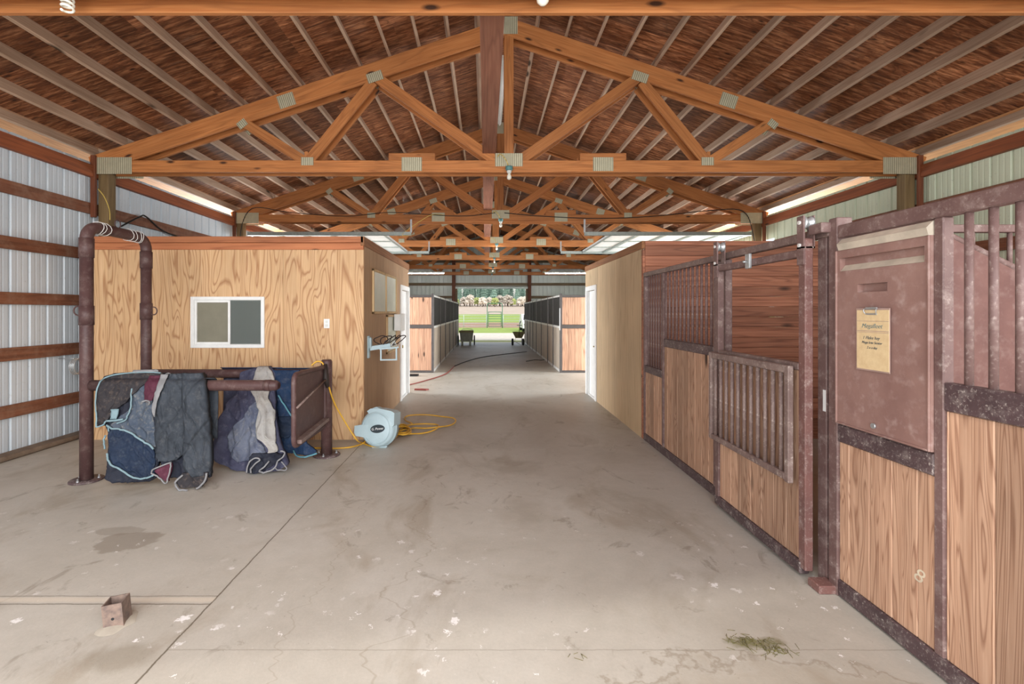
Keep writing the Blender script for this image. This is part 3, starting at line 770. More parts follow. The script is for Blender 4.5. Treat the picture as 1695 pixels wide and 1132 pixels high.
# ------------------------------------------------------------------ right-hand stall fronts (plane X = SX)
SX = 2.04
def yat(px, X=SX): return X * FPX / (px - VX)
def vplanks(mb, x0, x1, y0, y1, z0, z1, wd=.14):
    y = math.floor(y0 / wd) * wd
    while y < y1 - .002:
        a, b = max(y, y0), min(y + wd, y1)
        if b - a > .004: mb.cbox(x0, x1, a + .001, b - .001, z0, z1, .005)
        y += wd
    return mb
def hbar(mb, y0, y1, z0, z1, x0=SX, x1=SX + .05, c=.005): return mb.cbox(x0, x1, y0, y1, z0, z1, c)
def bars(t, ys, z0, z1, x, r=.0125, mat='brown'):
    first = None
    for y in ys:
        if first is None: first = part('bar', MB().tube([(x, y, z0), (x, y, z1)], r, 10), mat, t, origin=(x, y, z0))
        else:
            c = first.copy(); COL.objects.link(c); c.parent = t; c.location = Vector((x, y, z0)) - wloc(t)
YA, YBp, YD, YP = 6.1, 5.44, 4.19, 2.806
t = thing('stall_front', 'brown barred stall front with plank lower half beside the sliding door', 'stall front', (SX, 5.2, 0))
part('sill', hbar(MB(), YD, YA, .0, .09), 'sill', t)
part('post', hbar(MB(), YA - .05, YA, .09, 2.10), 'brown', t)
part('post', hbar(MB(), YBp - .025, YBp + .025, .09, 2.10), 'brown', t)
part('post', hbar(MB(), YD - .02, YD + .04, .09, 2.10), 'brown', t)
part('post', hbar(MB(), YD - .16, YD - .09, .0, 2.10, SX + .01, SX + .07), 'brown', t)
part('top_rail', hbar(MB(), YP, YA, 2.10, 2.155), 'dustrail', t)
part('mid_rail', hbar(MB(), YBp + .03, YA - .05, .88, .97), 'sill', t)
part('mid_rail', hbar(MB(), YD + .04, YBp - .03, 1.25, 1.34), 'sill', t)
part('plank_panel', vplanks(MB(), SX + .012, SX + .038, YBp + .025, YA - .05, .09, .885), 'plank', t)
part('plank_panel', vplanks(MB(), SX + .012, SX + .038, YD + .04, YBp - .025, .09, 1.26), 'plank', t)
bars(t, [YBp + .09 + i * .085 for i in range(6)], .97, 2.10, SX + .025)
bars(t, [YD + .12 + i * .098 for i in range(12)], 1.34, 2.10, SX + .025)
# sliding door
DXp = 1.955; y0, y1 = 2.883, 4.02
t = thing('sliding_stall_door', 'sliding stall door with open top, barred drop-down and roller hangers', 'stall door', (DXp, 3.4, .02))
part('stile', MB().cbox(DXp, DXp + .05, y0, y0 + .065, .06, 2.10, .005), 'brownred', t)
part('stile', MB().cbox(DXp, DXp + .05, y1 - .06, y1, .06, 2.04, .005), 'brown', t)
part('top_rail', MB().cbox(DXp, DXp + .05, y0 + .065, y1 - .06, 1.99, 2.04, .005), 'brown', t)
part('bottom_rail', MB().cbox(DXp - .005, DXp + .055, y0 + .04, y1, .02, .10, .008), 'sill', t)
part('mid_rail', MB().cbox(DXp, DXp + .05, y0 + .065, y1 - .06, 1.285, 1.33, .005), 'dustrail', t)
part('plank_panel', vplanks(MB(), DXp + .012, DXp + .04, y0 + .065, y1 - .06, .10, 1.285), 'plank', t)
for y in (y0 + .03, y1 - .03):
    h = part('hanger', MB().box(DXp - .012, DXp - .002, y - .03, y + .03, 1.94, 2.24).box(DXp + .052, DXp + .06, y - .03, y + .03, 2.04, 2.24), 'brown', t)
    part('roller', MB().lathe([(.02, 0), (.042, .0), (.042, .012), (.03, .022), (.03, .036), (.042, .046), (.042, .058), (.02, .058)], (DXp - .002, y, 2.197), 0, 18), 'zinc', h)
    part('bolt', MB().lathe([(.012, 0), (.012, .01)], (DXp - .022, y, 2.20), 0, 10).lathe([(.012, 0), (.012, .01)], (DXp - .022, y, 2.06), 0, 10), 'pale_and_hilite', h)
    part('hanger_strap', MB().box(DXp - .012, DXp + .06, y - .03, y + .03, 2.04, 2.05), 'dustrail', h)
part('latch_bracket', MB().cbox(DXp - .02, DXp, 3.46, 3.52, 1.97, 2.08, .004).tube([(DXp - .05, 3.49, 2.02), (DXp - .02, 3.49, 2.02)], .008, 8), 'zinc', t)
gx = 1.90; gy0, gy1, gz0, gz1 = 2.96, 4.02, .58, 1.31
g = part('drop_grille', MB().cbox(gx, gx + .035, gy0, gy0 + .045, gz0 - .01, gz1, .005).cbox(gx, gx + .035, gy1 - .04, gy1, gz0, gz1, .005)
         .cbox(gx, gx + .035, gy0 + .04, gy1 - .04, gz0, gz0 + .045, .005).cbox(gx, gx + .035, gy0 + .04, gy1 - .04, gz1 - .05, gz1, .005), 'dustrail', t)
first = None
for k in range(11):
    y = gy0 + .10 + k * (gy1 - gy0 - .19) / 10
    if first is None: first = part('bar', MB().tube([(gx + .018, y, gz0 + .03), (gx + .018, y, gz1 - .03)], .0135, 10), 'dustrail', g, origin=(gx + .018, y, gz0 + .03))
    else:
        c = first.copy(); COL.objects.link(c); c.parent = g; c.location = Vector((gx + .018, y, gz0 + .03)) - wloc(g)
part('floor_guide', MB().cbox(DXp - .01, DXp + .1, 2.745, 2.85, .0, .05, .006), 'brownred', t)
# near stall front
t = thing('stall_front', 'nearest brown stall front with plastic feed door and tall bars', 'stall front', (SX, 1.2, 0))
part('post', hbar(MB(), 2.735, YP, .0, 2.20, SX, SX + .09), 'brown', t)
part('back_post', MB().cbox(SX + .02, SX + .08, 2.85, 2.925, 0, 2.17, .004), 'brown', t)
part('track_bracket', MB().cbox(DXp + .03, SX + .01, 2.785, 2.81, 2.12, 2.18, .004).cbox(DXp + .03, DXp + .06, 2.80, 2.90, 2.12, 2.18, .004), 'brown', t)
part('sill', hbar(MB(), -.5, 2.735, .01, .10), 'sill', t)
part('top_rail', hbar(MB(), -.5, 2.735, 2.075, 2.15), 'brown', t)
part('post', hbar(MB(), 2.10, 2.147, .10, 2.075), 'brown', t)
part('post', hbar(MB(), .55, .60, .10, 2.075), 'brown', t)
part('mid_rail', hbar(MB(), 2.147, 2.735, .90, 1.0), 'sill', t)
part('mid_rail', hbar(MB(), -.5, 2.10, 1.21, 1.335), 'sill', t)
part('plank_panel', vplanks(MB(), SX + .012, SX + .04, 2.147, 2.735, .10, .90), 'plank', t)
part('plank_panel', vplanks(MB(), SX + .012, SX + .04, -.5, 2.10, .10, 1.21, .19), 'plank', t)
bars(t, [2.013 - i * .0975 for i in range(14)], 1.335, 2.075, SX + .025, .0155)
part('ledge', MB().prism([(SX - .02, 2.0), (SX - .03, 2.035), (SX + .0, 2.065), (SX + .03, 2.065), (SX + .03, 2.0)], 1, 2.15, 2.70), 'dustledge', t)
# feed door: shell with recessed handle slot and top channel
fx, fy0, fy1, fz0, fz1 = SX - .012, 2.148, 2.728, 1.01, 2.0
m = MB(); hy0, hy1, hz0, hz1 = 2.38, 2.57, 1.755, 1.80
def fpatch(ya, yb, za, zb, xa=fx, xb=fx + .03): m.box(xa, xb, ya, yb, za, zb)
fpatch(fy0, fy1, fz0, hz0); fpatch(fy0, hy0, hz0, hz1); fpatch(hy1, fy1, hz0, hz1)
fpatch(fy0, fy1, hz1, 1.88); fpatch(fy0, fy0 + .03, 1.88, 1.955); fpatch(fy1 - .03, fy1, 1.88, 1.955); fpatch(fy0, fy1, 1.955, fz1)
m.box(fx + .03, fx + .035, fy0 + .01, fy1 - .01, fz0 + .01, fz1 - .01)
fd = part('feed_door', m, 'plastic', t, 'brown plastic feed door')
part('channel_ledge', MB().prism([(fx + .002, 1.881), (fx + .029, 1.881), (fx + .029, 1.915)], 1, fy0 + .032, fy1 - .032), 'dustledge', fd, 'dusty sloped ledge')
part('edge_lip', MB().cbox(fx - .008, fx + .002, fy0, fy0 + .012, fz0, fz1, .003).cbox(fx - .008, fx + .002, fy1 - .012, fy1, fz0, fz1, .003).cbox(fx - .008, fx + .002, fy0 + .012, fy1 - .012, fz0, fz0 + .01, .003), 'plastic', fd)
part('latch_bolt', MB().lathe([(.014, 0), (.014, .008), (.006, .014)], (fx - .012, 2.457, 1.055), 0, 12), 'zinc', fd)
# clipboard on the feed door
cy0, cy1, cz0, cz1 = yat(1480) , yat(1425), 1.343, 1.665
cb = thing('clipboard', 'clipboard with a handwritten paper card hanging on the brown feed door', 'clipboard', (fx - .012, (cy0 + cy1) / 2, cz0))
part('backing_board', MB().cbox(fx - .012, fx - .0085, cy0 - .003, cy1 + .003, cz0 - .004, cz1 + .004, .001), 'board', cb)
part('paper', MB().box(fx - .0145, fx - .012, cy0, cy1 - .006, cz0 + .004, cz1 - .006), 'paper', cb)
part('ruled_line', MB().box(fx - .0152, fx - .0145, cy0, cy1 - .008, 1.6, 1.602).box(fx - .0152, fx - .0145, cy0, cy1 - .008, 1.548, 1.551).box(fx - .0152, fx - .0145, cy0, cy1 - .008, 1.541, 1.543), 'board', cb)
cym = (cy0 + cy1) / 2
part('clip', MB().tube(smooth([(fx - .022, cym + .035, 1.64), (fx - .026, cym + .04, 1.657), (fx - .022, cym + .03, 1.667), (fx - .022, cym - .03, 1.667), (fx - .026, cym - .04, 1.657), (fx - .022, cym - .035, 1.64)], 4), .0025, 6)
     .box(fx - .02, fx - .014, cym - .034, cym + .034, 1.634, 1.642).box(fx - .02, fx - .014, cym - .035, cym + .035, 1.662, 1.674), 'zinc', cb)
def facing_aisle(y, z, x): # text on the X plane read from the aisle
    return Matrix(((0, 0, -1, x), (-1, 0, 0, y), (0, 1, 0, z), (0, 0, 0, 1)))
text('handwriting', 'Megafleet', .034, facing_aisle(cym, 1.575, fx - .0155), 'inkteal', cb, .3)
text('handwriting', '1 Flake hay', .024, facing_aisle(cym + .004, 1.513, fx - .0155), 'ink', cb, .3)
text('handwriting', 'Mega low Senior', .019, facing_aisle(cym, 1.488, fx - .0155), 'ink', cb, .3)
text('handwriting', '2 x a day', .018, facing_aisle(cym - .002, 1.462, fx - .0155), 'ink', cb, .3)
solo('paper_tag', MB().cbox(SX + .0185, SX + .02, 2.853, 2.878, 1.045, 1.175, .0005), 'white', 'small white tag stuck on the brown post beside the feed door', 'tag')
c8 = thing('chalk_mark', 'faint chalk figure eight on plank panel below feed door', 'chalk mark', (SX + .01, 2.2, .45))
text('chalk_stroke', '8', .1, facing_aisle(2.235, .40, SX + .0115) @ Matrix.Rotation(R(-15), 4, 'Z'), 'chalk', c8, .2, .0002)
# partition between the two stalls
t = thing('stall_partition', 'brown partition with sloping top and short bars between the stalls', 'stall partition', (3.9, 2.77, 0))
PYc = 2.77
M['dplastic'] = painted('dark_brown_plastic', (118, 84, 78), (100, 68, 64), (150, 128, 122), 7, .3)
part('partition_panel', MB().prism([(SX + .1, .05), (5.8, .05), (5.8, 1.35), (4.2, 1.35), (SX + .1, 2.04)], 1, PYc - .012, PYc + .012) if False else MB().prism([(SX + .1, .05), (5.8, .05), (5.8, 1.28), (4.3, 1.28), (2.72, 2.085), (SX + .1, 2.085)], 1, PYc - .012, PYc + .012), 'dplastic', t)
part('sloping_rail', MB().tube([(SX + .1, PYc, 2.10), (2.72, PYc, 2.10), (3.11, PYc, 1.905), (4.3, PYc, 1.30), (5.8, PYc, 1.30)], .02, 10), 'brown', t)
part('top_rail', MB().cbox(SX + .09, 5.8, PYc - .022, PYc + .022, 2.115, 2.16, .004), 'brown', t)
for k in range(14):
    x = 2.86 + k * .22
    if x < 5.8:
        zb = max(1.30, 2.10 - (x - 2.72) * .507)
        part('bar', MB().tube([(x, PYc, zb), (x, PYc, 2.12)], .0125, 8), 'brown', t)

# ------------------------------------------------------------------ far stalls
def far_stalls(X, s, y0, ends, label, labels_front):
    """s = -1 left of the aisle, +1 right"""
    xo = XL + .25 if s < 0 else XR - .25
    a, b = sorted((X + s * .06, xo))
    t = thing('stall_end_wall', label, 'stall wall', ((a + b) / 2, y0, 0))
    m1 = MB(); m2 = MB(); x = a
    while x < b - .03:
        e = min(x + .17, b)
        m1.cbox(x + .002, e - .002, y0 + .02, y0 + .05, .06, 1.20, .004); m2.cbox(x + .002, e - .002, y0 + .02, y0 + .05, 1.30, 2.04, .004); x = e
    part('lower_planks', m1, 'farplank', t); part('upper_planks', m2, 'farplank', t)
    part('mid_rail', MB().cbox(a, b, y0, y0 + .05, 1.205, 1.295, .004), 'darksteel', t)
    part('top_rail', MB().cbox(a, b, y0, y0 + .05, 2.045, 2.10, .004), 'darksteel', t)
    part('sill', MB().cbox(a, b, y0, y0 + .05, .0, .055, .004), 'darksteel', t)
    c, d = sorted((X, X + s * .06))
    part('corner_post', MB().cbox(c, d, y0, y0 + .1, 0, 2.14, .005), 'darksteel', t)
    ys = y0 + .1
    for k, ye in enumerate(ends):
        tt = thing('stall_front', labels_front[k], 'stall front', (X, (ys + ye) / 2, 0), 'far stall fronts with dark grilles')
        p = c + .01; q = d - .01
        part('post', MB().cbox(c, d, ye - .1, ye, 0, 2.14, .005), 'darksteel', tt)
        part('sill', MB().cbox(p, q, ys, ye - .1, 0, .07, .004), 'pale_and_hilite', tt)
        part('top_rail', MB().cbox(p - .005, q + .005, ys, ye - .1, 2.06, 2.11, .004), 'pale_and_hilite', tt)  # pale colour paints the sun highlight on the top and mid rails
        part('mid_rail', MB().cbox(p - .005, q + .005, ys, ye - .1, 1.20, 1.26, .004), 'pale_and_hilite', tt)
        part('plank_panel', vplanks(MB(), p + .008, q - .008, ys, ye - .1, .07, 1.20, .17), 'farfront', tt)
        md = (ys + ye) / 2
        part('mid_post', MB().cbox(c, d, md - .03, md + .03, 0, 2.12, .004), 'darksteel', tt)
        m = MB(); n = int((ye - .1 - ys) / .06)
        for i in range(n): m.box(p + .014, q - .014, ys + .02 + i * .06, ys + .05 + i * .06, 1.26, 2.06)
        part('grille', m, 'mesh', tt)
        ys = ye
far_stalls(-1.41, -1, 12.75, [16.7, 20.6, 24.5], 'pinkish plank end wall of the far left stalls',
           ['first stall front on far left side of aisle', 'middle stall front on far left side of aisle', 'last stall front on far left, nearest the doorway'])
far_stalls(2.01, 1, 12.75, [15.4, 18.9, 21.6, 24.5], 'pinkish plank end wall of the far right stalls',
           ['first stall front on far right side of aisle', 'second stall front on far right side of aisle', 'third stall front on far right side of aisle', 'last stall front on far right, nearest the doorway'])
solo('white_stick', MB().cbox(1.995, 2.012, 12.74, 12.77, 1.15, 1.75, .004), 'white', 'thin white strip hung on corner of far right stalls', 'strip')

# ------------------------------------------------------------------ grooming stocks of brown pipe
PX1, PY1, PY2, PXR, PR = -3.905, 4.61, 5.42, -1.83, .056
t = thing('stocks_frame', 'brown steel pipe stocks with tall arch, two rails and side gate', 'stocks', ((PX1 + PXR) / 2, 5.0, 0))
part('post', MB().tube([(PX1, PY1, .02), (PX1, PY1, 2.36)], PR, 24), 'pipe', t)
part('post', MB().tube([(PX1, PY2, .02), (PX1, PY2, 2.36)], PR * .97, 24), 'pipe', t)
arc = [(PX1, PY1, 2.34)] + [(PX1, PY1 + .13 - .13 * math.cos(a), 2.36 + .13 * math.sin(a)) for a in [R(10 * k) for k in range(10)]] + \
      [(PX1, PY2 - .13 + .13 * math.sin(a), 2.36 + .13 * math.cos(a)) for a in [R(10 * k) for k in range(10)]] + [(PX1, PY2, 2.34)]
part('arch_pipe', MB().tube(arc, PR * .98, 24), 'pipe', t)
for y, z0 in ((PY1, 1.52), (PY1, 2.18), (PY2, 1.56), (PY2, 2.15)):
    part('sleeve', MB().tube([(PX1, y, z0), (PX1, y, z0 + .19)], PR + .006, 24), 'pipe', t)
for y, sgn in ((PY1, -1), (PY2, 1)):
    cx = PX1 + sgn * .085
    part('tie_ring', MB().tube([(cx + .04 * math.sin(k * R(30)), y, 1.66 + .045 * math.cos(k * R(30))) for k in range(12)], .007, 8, closed=True), 'pipe', t)
part('tie_ring', MB().tube([(PX1 + .0, 5.0 + .04 * math.sin(k * R(30)), 2.58 + .045 * math.cos(k * R(30))) for k in range(12)], .006, 8, closed=True), 'pipe', t)
m = MB()
for k, (z) in enumerate((4.74, 4.77, 4.83, 5.14, 5.2, 5.27, 5.3)):
    m.tube([(PX1 + .066 * math.cos(R(a)), z + .012 * math.sin(R(a * 2 + k * 50)), 2.49 + .066 * math.sin(R(a))) for a in range(0, 360, 30)], .0035, 6, closed=True)
part('wire_wrap', m, 'pale_and_hilite', t)
def baseplate(x, y, s=.14):
    p = part('base_plate', MB().lathe([(s, 0), (s, .012), (s - .004, .016), (PR, .016)], (x, y, 0), 2, 28), 'sill', t)
    for a in (20, 160, 270): part('anchor_bolt', MB().lathe([(.013, 0), (.013, .014), (.007, .014), (.007, .035)], (x + s * .72 * math.cos(R(a)), y + s * .72 * math.sin(R(a)), .014), 2, 8), 'zinc', p)
baseplate(PX1, PY1); baseplate(PX1, PY2); baseplate(PXR, PY2, .15)
part('rail', MB().tube([(PX1 + .05, PY1, .93), (-2.09, PY1, .93), (-2.05, PY1, .93), (-2.02, PY1, .93)], [.053, .053, .05, .032], 24), 'pipe', t)
part('rail', MB().tube([(PX1 + .05, PY2, .94), (PXR - .05, PY2, .94)], .05, 24), 'pipe', t)
part('rail_collar', MB().tube([(-2.16, PY1, .93), (-2.10, PY1, .93)], .056, 24), 'pipe', t)
part('post', MB().tube([(PXR, PY2, .015), (PXR, PY2, 1.08), (PXR, PY2, 1.10)], [.062, .062, .05], 24), 'pipe', t)
# gate leaf
gA = Vector((-1.80, 4.42, 0)); gB = Vector((-1.825, 5.34, 0)); d = (gB - gA)
def gp(u, z): q = gA + d * u; return (q.x, q.y, z)
cr = .07
loop = []
for cu, cz_, a0 in ((1, 1.03, 0), (0, 1.055, 90), (0, .38, 180), (1, .36, 270)):
    for k in range(5):
        a = R(a0 + k * 22.5); uu = (cr if cu == 0 else 1 - cr); zz = cz_ + (-cr if cz_ > .7 else cr)
        loop.append(gp(uu + cr * math.cos(a) * 1.0, zz + cr * math.sin(a)))
gt = part('gate', MB().tube(loop, .024, 14, closed=True), 'pipe', t)
part('gate_plate', MB().add([gp(.01, .38), gp(.99, .36), gp(.99, 1.03), gp(.01, 1.05)] + [(gp(a, b)[0] - .006, gp(a, b)[1], b) for a, b in ((.01, .38), (.99, .36), (.99, 1.03), (.01, 1.05))],
     [(0, 1, 2, 3), (4, 5, 6, 7), (0, 1, 5, 4), (1, 2, 6, 5), (2, 3, 7, 6), (3, 0, 4, 7)]) or _m if False else (lambda m_: (m_.add([gp(.01, .38), gp(.99, .36), gp(.99, 1.03), gp(.01, 1.05)] + [(gp(a, b)[0] - .006, gp(a, b)[1], b) for a, b in ((.01, .38), (.99, .36), (.99, 1.03), (.01, 1.05))],
     [(0, 1, 2, 3), (4, 5, 6, 7), (0, 1, 5, 4), (1, 2, 6, 5), (2, 3, 7, 6), (3, 0, 4, 7)]), m_)[1])(MB()), 'pipe', gt)
q = gp(.0, .75); q2 = gp(1.0, .90)
part('brace_rod', MB().tube([(q[0] + .03, q[1], q[2]), (q2[0] + .03, q2[1], q2[2])], .01, 8), 'dustrail', gt)
q = gp(.04, .42); q2 = gp(.97, .44)
part('gate_ledge', MB().bar((q[0] + .03, q[1], q[2]), (q2[0] + .03, q2[1], q2[2]), .06, .035), 'dustrail', gt)

# ------------------------------------------------------------------ horse blankets
def rowsf(rows, t):
    """rows [(cy, xl, xr)] -> interpolated at parameter t in 0..1"""
    cy0_, cy1_ = rows[0][0], rows[-1][0]; cy = cy0_ + (cy1_ - cy0_) * t
    for (a, al, ar), (b, bl, br) in zip(rows, rows[1:]):
        if cy <= b + 1e-6:
            k = (cy - a) / (b - a); k2 = k * k * (3 - 2 * k) * .5 + k * .5
            return cy, al + (bl - al) * k2, ar + (br - ar) * k2
    return rows[-1]
class Drape:
    """cloth hanging over a rail: a front face whose depth depends on height, with folds"""
    def __init__(s, ox, oy, sc, railY, railZ, spread, seed, fold=.03, rr=.07):
        s.o = (ox, oy, sc); s.ry, s.rz, s.sp, s.seed, s.fold, s.rr = railY, railZ, spread, seed, fold, rr
    def base(s, z):
        if z >= s.rz:
            h = min(z - s.rz, s.rr * .999); return s.ry - math.sqrt(max(s.rr ** 2 - h * h, 0))
        return s.ry - s.rr - (s.rz - z) * s.sp
    def conv(s, cx, cy):
        px = s.o[0] + cx / s.o[2]; py = s.o[1] + cy / s.o[2]; z = .5
        for _ in range(12):
            Y = s.base(max(z, 0)); z = .5 * z + .5 * (EYE - (py - VY) * Y / FPX)
        Y = s.base(max(z, 0)); return (px - VX) * Y / FPX, z
    def y(s, x, z, off=0):
        hang = min(1, max(0, (s.rz + s.rr - z) / .45))
        n = mnoise.noise(Vector((x * 7 + s.seed, z * 1.3, s.seed))) * s.fold * 2.0 * hang
        wx, wz = x + .06 * mnoise.noise(Vector((x * 4, z * 4, s.seed + 9))), z + .06 * mnoise.noise(Vector((x * 4, z * 4, s.seed + 4)))
        rd = 1 - min(1, abs(mnoise.noise(Vector((wx * 10 + wz * 5 + s.seed, wz * 5 - wx * 3, 3 + s.seed)))) * 3.2)
        n -= rd * rd * s.fold * .55 * (.35 + hang)
        rd = 1 - min(1, abs(mnoise.noise(Vector((wx * 22 - wz * 8 + s.seed, wz * 16, 8 + s.seed)))) * 3.)
        n -= rd * rd * s.fold * .22
        n += mnoise.noise(Vector((x * 40, z * 34, s.seed))) * s.fold * .12
        return s.base(z) + n - off
    def patch(s, rows, off, th, nx=44, ny=60, puff=0):
        m = MB(); F = []; 
        for j in range(ny + 1):
            cy, xl, xr = rowsf(rows, j / ny)
            for i in range(nx + 1):
                u = i / nx; x, z = s.conv(xl + (xr - xl) * u, cy)
                z = max(z, .012 + off * .3)
                pf = puff * math.sin(math.pi * min(max(u, 0), 1)) ** .6 if puff else 0
                F.append(Vector((x, s.y(x, z, off) - pf, z)))
        B = [f + Vector((0, th, 0)) for f in F]
        W = nx + 1; n = len(F); fs = []
        for j in range(ny):
            for i in range(nx):
                a = j * W + i; fs.append((a, a + 1, a + W + 1, a + W)); fs.append((n + a, n + a + W, n + a + W + 1, n + a + 1))
        edge = [j * W for j in range(ny + 1)] + [ny * W + i for i in range(1, W)] + [j * W + nx for j in range(ny - 1, -1, -1)] + [i for i in range(nx - 1, 0, -1)]
        for k in range(len(edge)):
            a, b = edge[k], edge[(k + 1) % len(edge)]; fs.append((a, b, n + b, n + a))
        m.add(F + B, fs, True); return m
    def trim(s, pts, off, r=.008):
        P = smooth([Vector((a, b, 0)) for a, b in pts], 5); out = []
        for p in P:
            x, z = s.conv(p.x, p.y); z = max(z, .012); out.append((x, s.y(x, z, off), z))
        return MB().tube(out, r, 8)
    def back(s, x0, x1, zb, th=.02):
        """flap hanging behind the rail"""
        m = MB(); nx, ny = 16, 14; F = []
        for j in range(ny + 1):
            for i in range(nx + 1):
                x = x0 + (x1 - x0) * i / nx; k = j / ny
                if k < .3:
                    a = math.pi / 2 * k / .3; p = (x, s.ry + s.rr * math.sin(a), s.rz + s.rr * math.cos(a))
                else:
                    z = s.rz - (s.rz - zb) * (k - .3) / .7
                    p = (x, s.ry + s.rr + mnoise.noise(Vector((x * 8, z * 2, s.seed + 5))) * .02, z)
                F.append(Vector(p))
        B = [f + Vector((0, -th * .6, -th * .3)) for f in F]; W = nx + 1; n = len(F); fs = []
        for j in range(ny):
            for i in range(nx):
                a = j * W + i; fs.append((a, a + 1, a + W + 1, a + W)); fs.append((n + a, n + a + W, n + a + W + 1, n + a + 1))
        edge = [j * W for j in range(ny + 1)] + [ny * W + i for i in range(1, W)] + [j * W + nx for j in range(ny - 1, -1, -1)] + [i for i in range(nx - 1, 0, -1)]
        for k in range(len(edge)):
            a, b = edge[k], edge[(k + 1) % len(edge)]; fs.append((a, b, n + b, n + a))
        m.add(F + B, fs, True); return m
# crop frame 1: pixel = 150 + cx/4.924, 590 + cy/4.924
D1 = Drape(150, 590, 4.924, PY1, .93, .13, 1.3, .034, .075)
t = thing('horse_blanket', 'navy horse blanket with pale teal piping hung on front rail', 'horse blanket', (-3.45, 4.5, 0))
part('body', D1.patch([(135, 225, 600), (200, 110, 590), (330, 95, 560), (520, 110, 530), (620, 150, 530), (800, 148, 545), (980, 150, 545), (1025, 190, 470)], 0, .05), 'darknavy', t)
part('side_panel', D1.patch([(190, 430, 510), (270, 350, 515), (420, 325, 525), (520, 215, 528), (560, 178, 530), (640, 300, 528), (740, 480, 526)], .012, .02), 'midblue', t, 'faded blue panel')
part('belly_panel', D1.patch([(556, 172, 180), (620, 172, 350), (700, 172, 480), (800, 188, 530), (880, 240, 538), (940, 310, 535), (985, 410, 490)], .02, .02), 'navy', t, 'navy blue panel')
part('neck_flap', D1.patch([(132, 215, 610), (160, 130, 560), (250, 92, 420), (350, 84, 320), (430, 98, 230), (500, 102, 175), (558, 106, 130)], .034, .02), 'blackcloth', t, 'black neck flap')
part('piping', D1.trim([(600, 128), (480, 122), (330, 130), (200, 150), (130, 185), (95, 250), (86, 350), (98, 430), (112, 500), (104, 555), (140, 545), (172, 512)], .045, .007), 'teal', t)
part('piping', D1.trim([(360, 255), (350, 350), (345, 430), (310, 505), (250, 535)], .034, .007), 'teal', t)
part('piping', D1.trim([(165, 515), (220, 513), (285, 505)], .036, .010), 'teal', t)
part('piping', D1.trim([(172, 548), (220, 572), (300, 590), (400, 640), (470, 690), (525, 750)], .036, .009), 'teal', t)
part('piping', D1.trim([(180, 560), (184, 600)], .036, .006), 'teal', t)
part('piping', D1.trim([(180, 770), (200, 820), (250, 890), (330, 950), (410, 985), (480, 980), (545, 950)], .036, .009), 'teal', t)
part('buckle_strap', D1.patch([(420, 205, 255), (500, 198, 245)], .046, .012, 4, 4), 'teal', t)
part('piping', D1.trim([(135, 640), (118, 680), (128, 750)], .02, .008), 'teal', t)
part('rolled_edge', D1.trim([(370, 122), (460, 118), (560, 116)], .03, .018), 'greytrim', t)
part('back_flap', D1.back(-3.66, -3.2, .35), 'darknavy', t)
for cx in (382, 632):
    x, z = D1.conv(cx, 100); part('ring_buckle', MB().tube([(x + .035 * math.cos(k * R(30)), PY1 + .0, 1.02 + .03 * math.sin(k * R(30))) for k in range(12)], .005, 6, closed=True), 'zinc', t)
D2 = Drape(150, 590, 4.924, PY1, .93, .14, 6.1, .03, .075)
t = thing('horse_blanket', 'charcoal quilted horse blanket with burgundy lining hung on front rail', 'horse blanket', (-3.0, 4.5, 0))
part('body', D2.patch([(150, 560, 915), (300, 530, 930), (600, 525, 940), (850, 545, 950), (1000, 580, 950)], -.03, .04), 'darknavy', t)
part('quilted_fold', D2.patch([(138, 640, 752), (200, 600, 752), (300, 560, 750), (420, 520, 748), (700, 522, 752), (800, 530, 745), (850, 560, 690)], .0, .05, puff=.035), 'charcoal', t)
part('quilted_fold', D2.patch([(132, 755, 915), (200, 755, 938), (400, 756, 950), (700, 758, 962), (880, 762, 972), (965, 800, 972)], .012, .05, puff=.05), 'charcoal', t)
part('lining', D2.patch([(150, 500, 600), (220, 462, 578), (300, 455, 550), (365, 450, 515)], .03, .03, 16, 16, puff=.02), 'burgundy', t, 'burgundy lining')
part('strap', D2.patch([(140, 602, 660), (220, 582, 632), (300, 556, 600), (380, 540, 575), (480, 548, 560)], .052, .01, 6, 16), 'greytrim', t)
part('piping', D2.trim([(450, 362), (480, 352), (515, 362), (505, 385)], .055, .008), 'greytrim', t)
part('lining', D2.patch([(862, 655, 668), (915, 548, 665), (960, 590, 655), (1010, 640, 648)], .04, .02, 10, 10), 'burgundy', t, 'burgundy lining')
part('piping', D2.trim([(670, 855), (600, 880), (532, 912), (545, 940), (600, 970), (640, 1020), (655, 950), (668, 858)], .05, .007), 'greytrim', t)
part('tail_flap', D2.patch([(935, 775, 970), (1000, 740, 965), (1050, 760, 930), (1078, 800, 870)], .05, .02, 14, 14), 'blackcloth', t)
part('piping', D2.trim([(790, 945), (750, 985), (738, 1025), (770, 1065), (830, 1085)], .062, .009), 'greytrim', t)
part('piping', D2.trim([(970, 935), (955, 1000), (915, 1045), (890, 1060)], .062, .009), 'greytrim', t)
part('back_flap', D2.back(-3.2, -2.66, .4), 'charcoal', t)
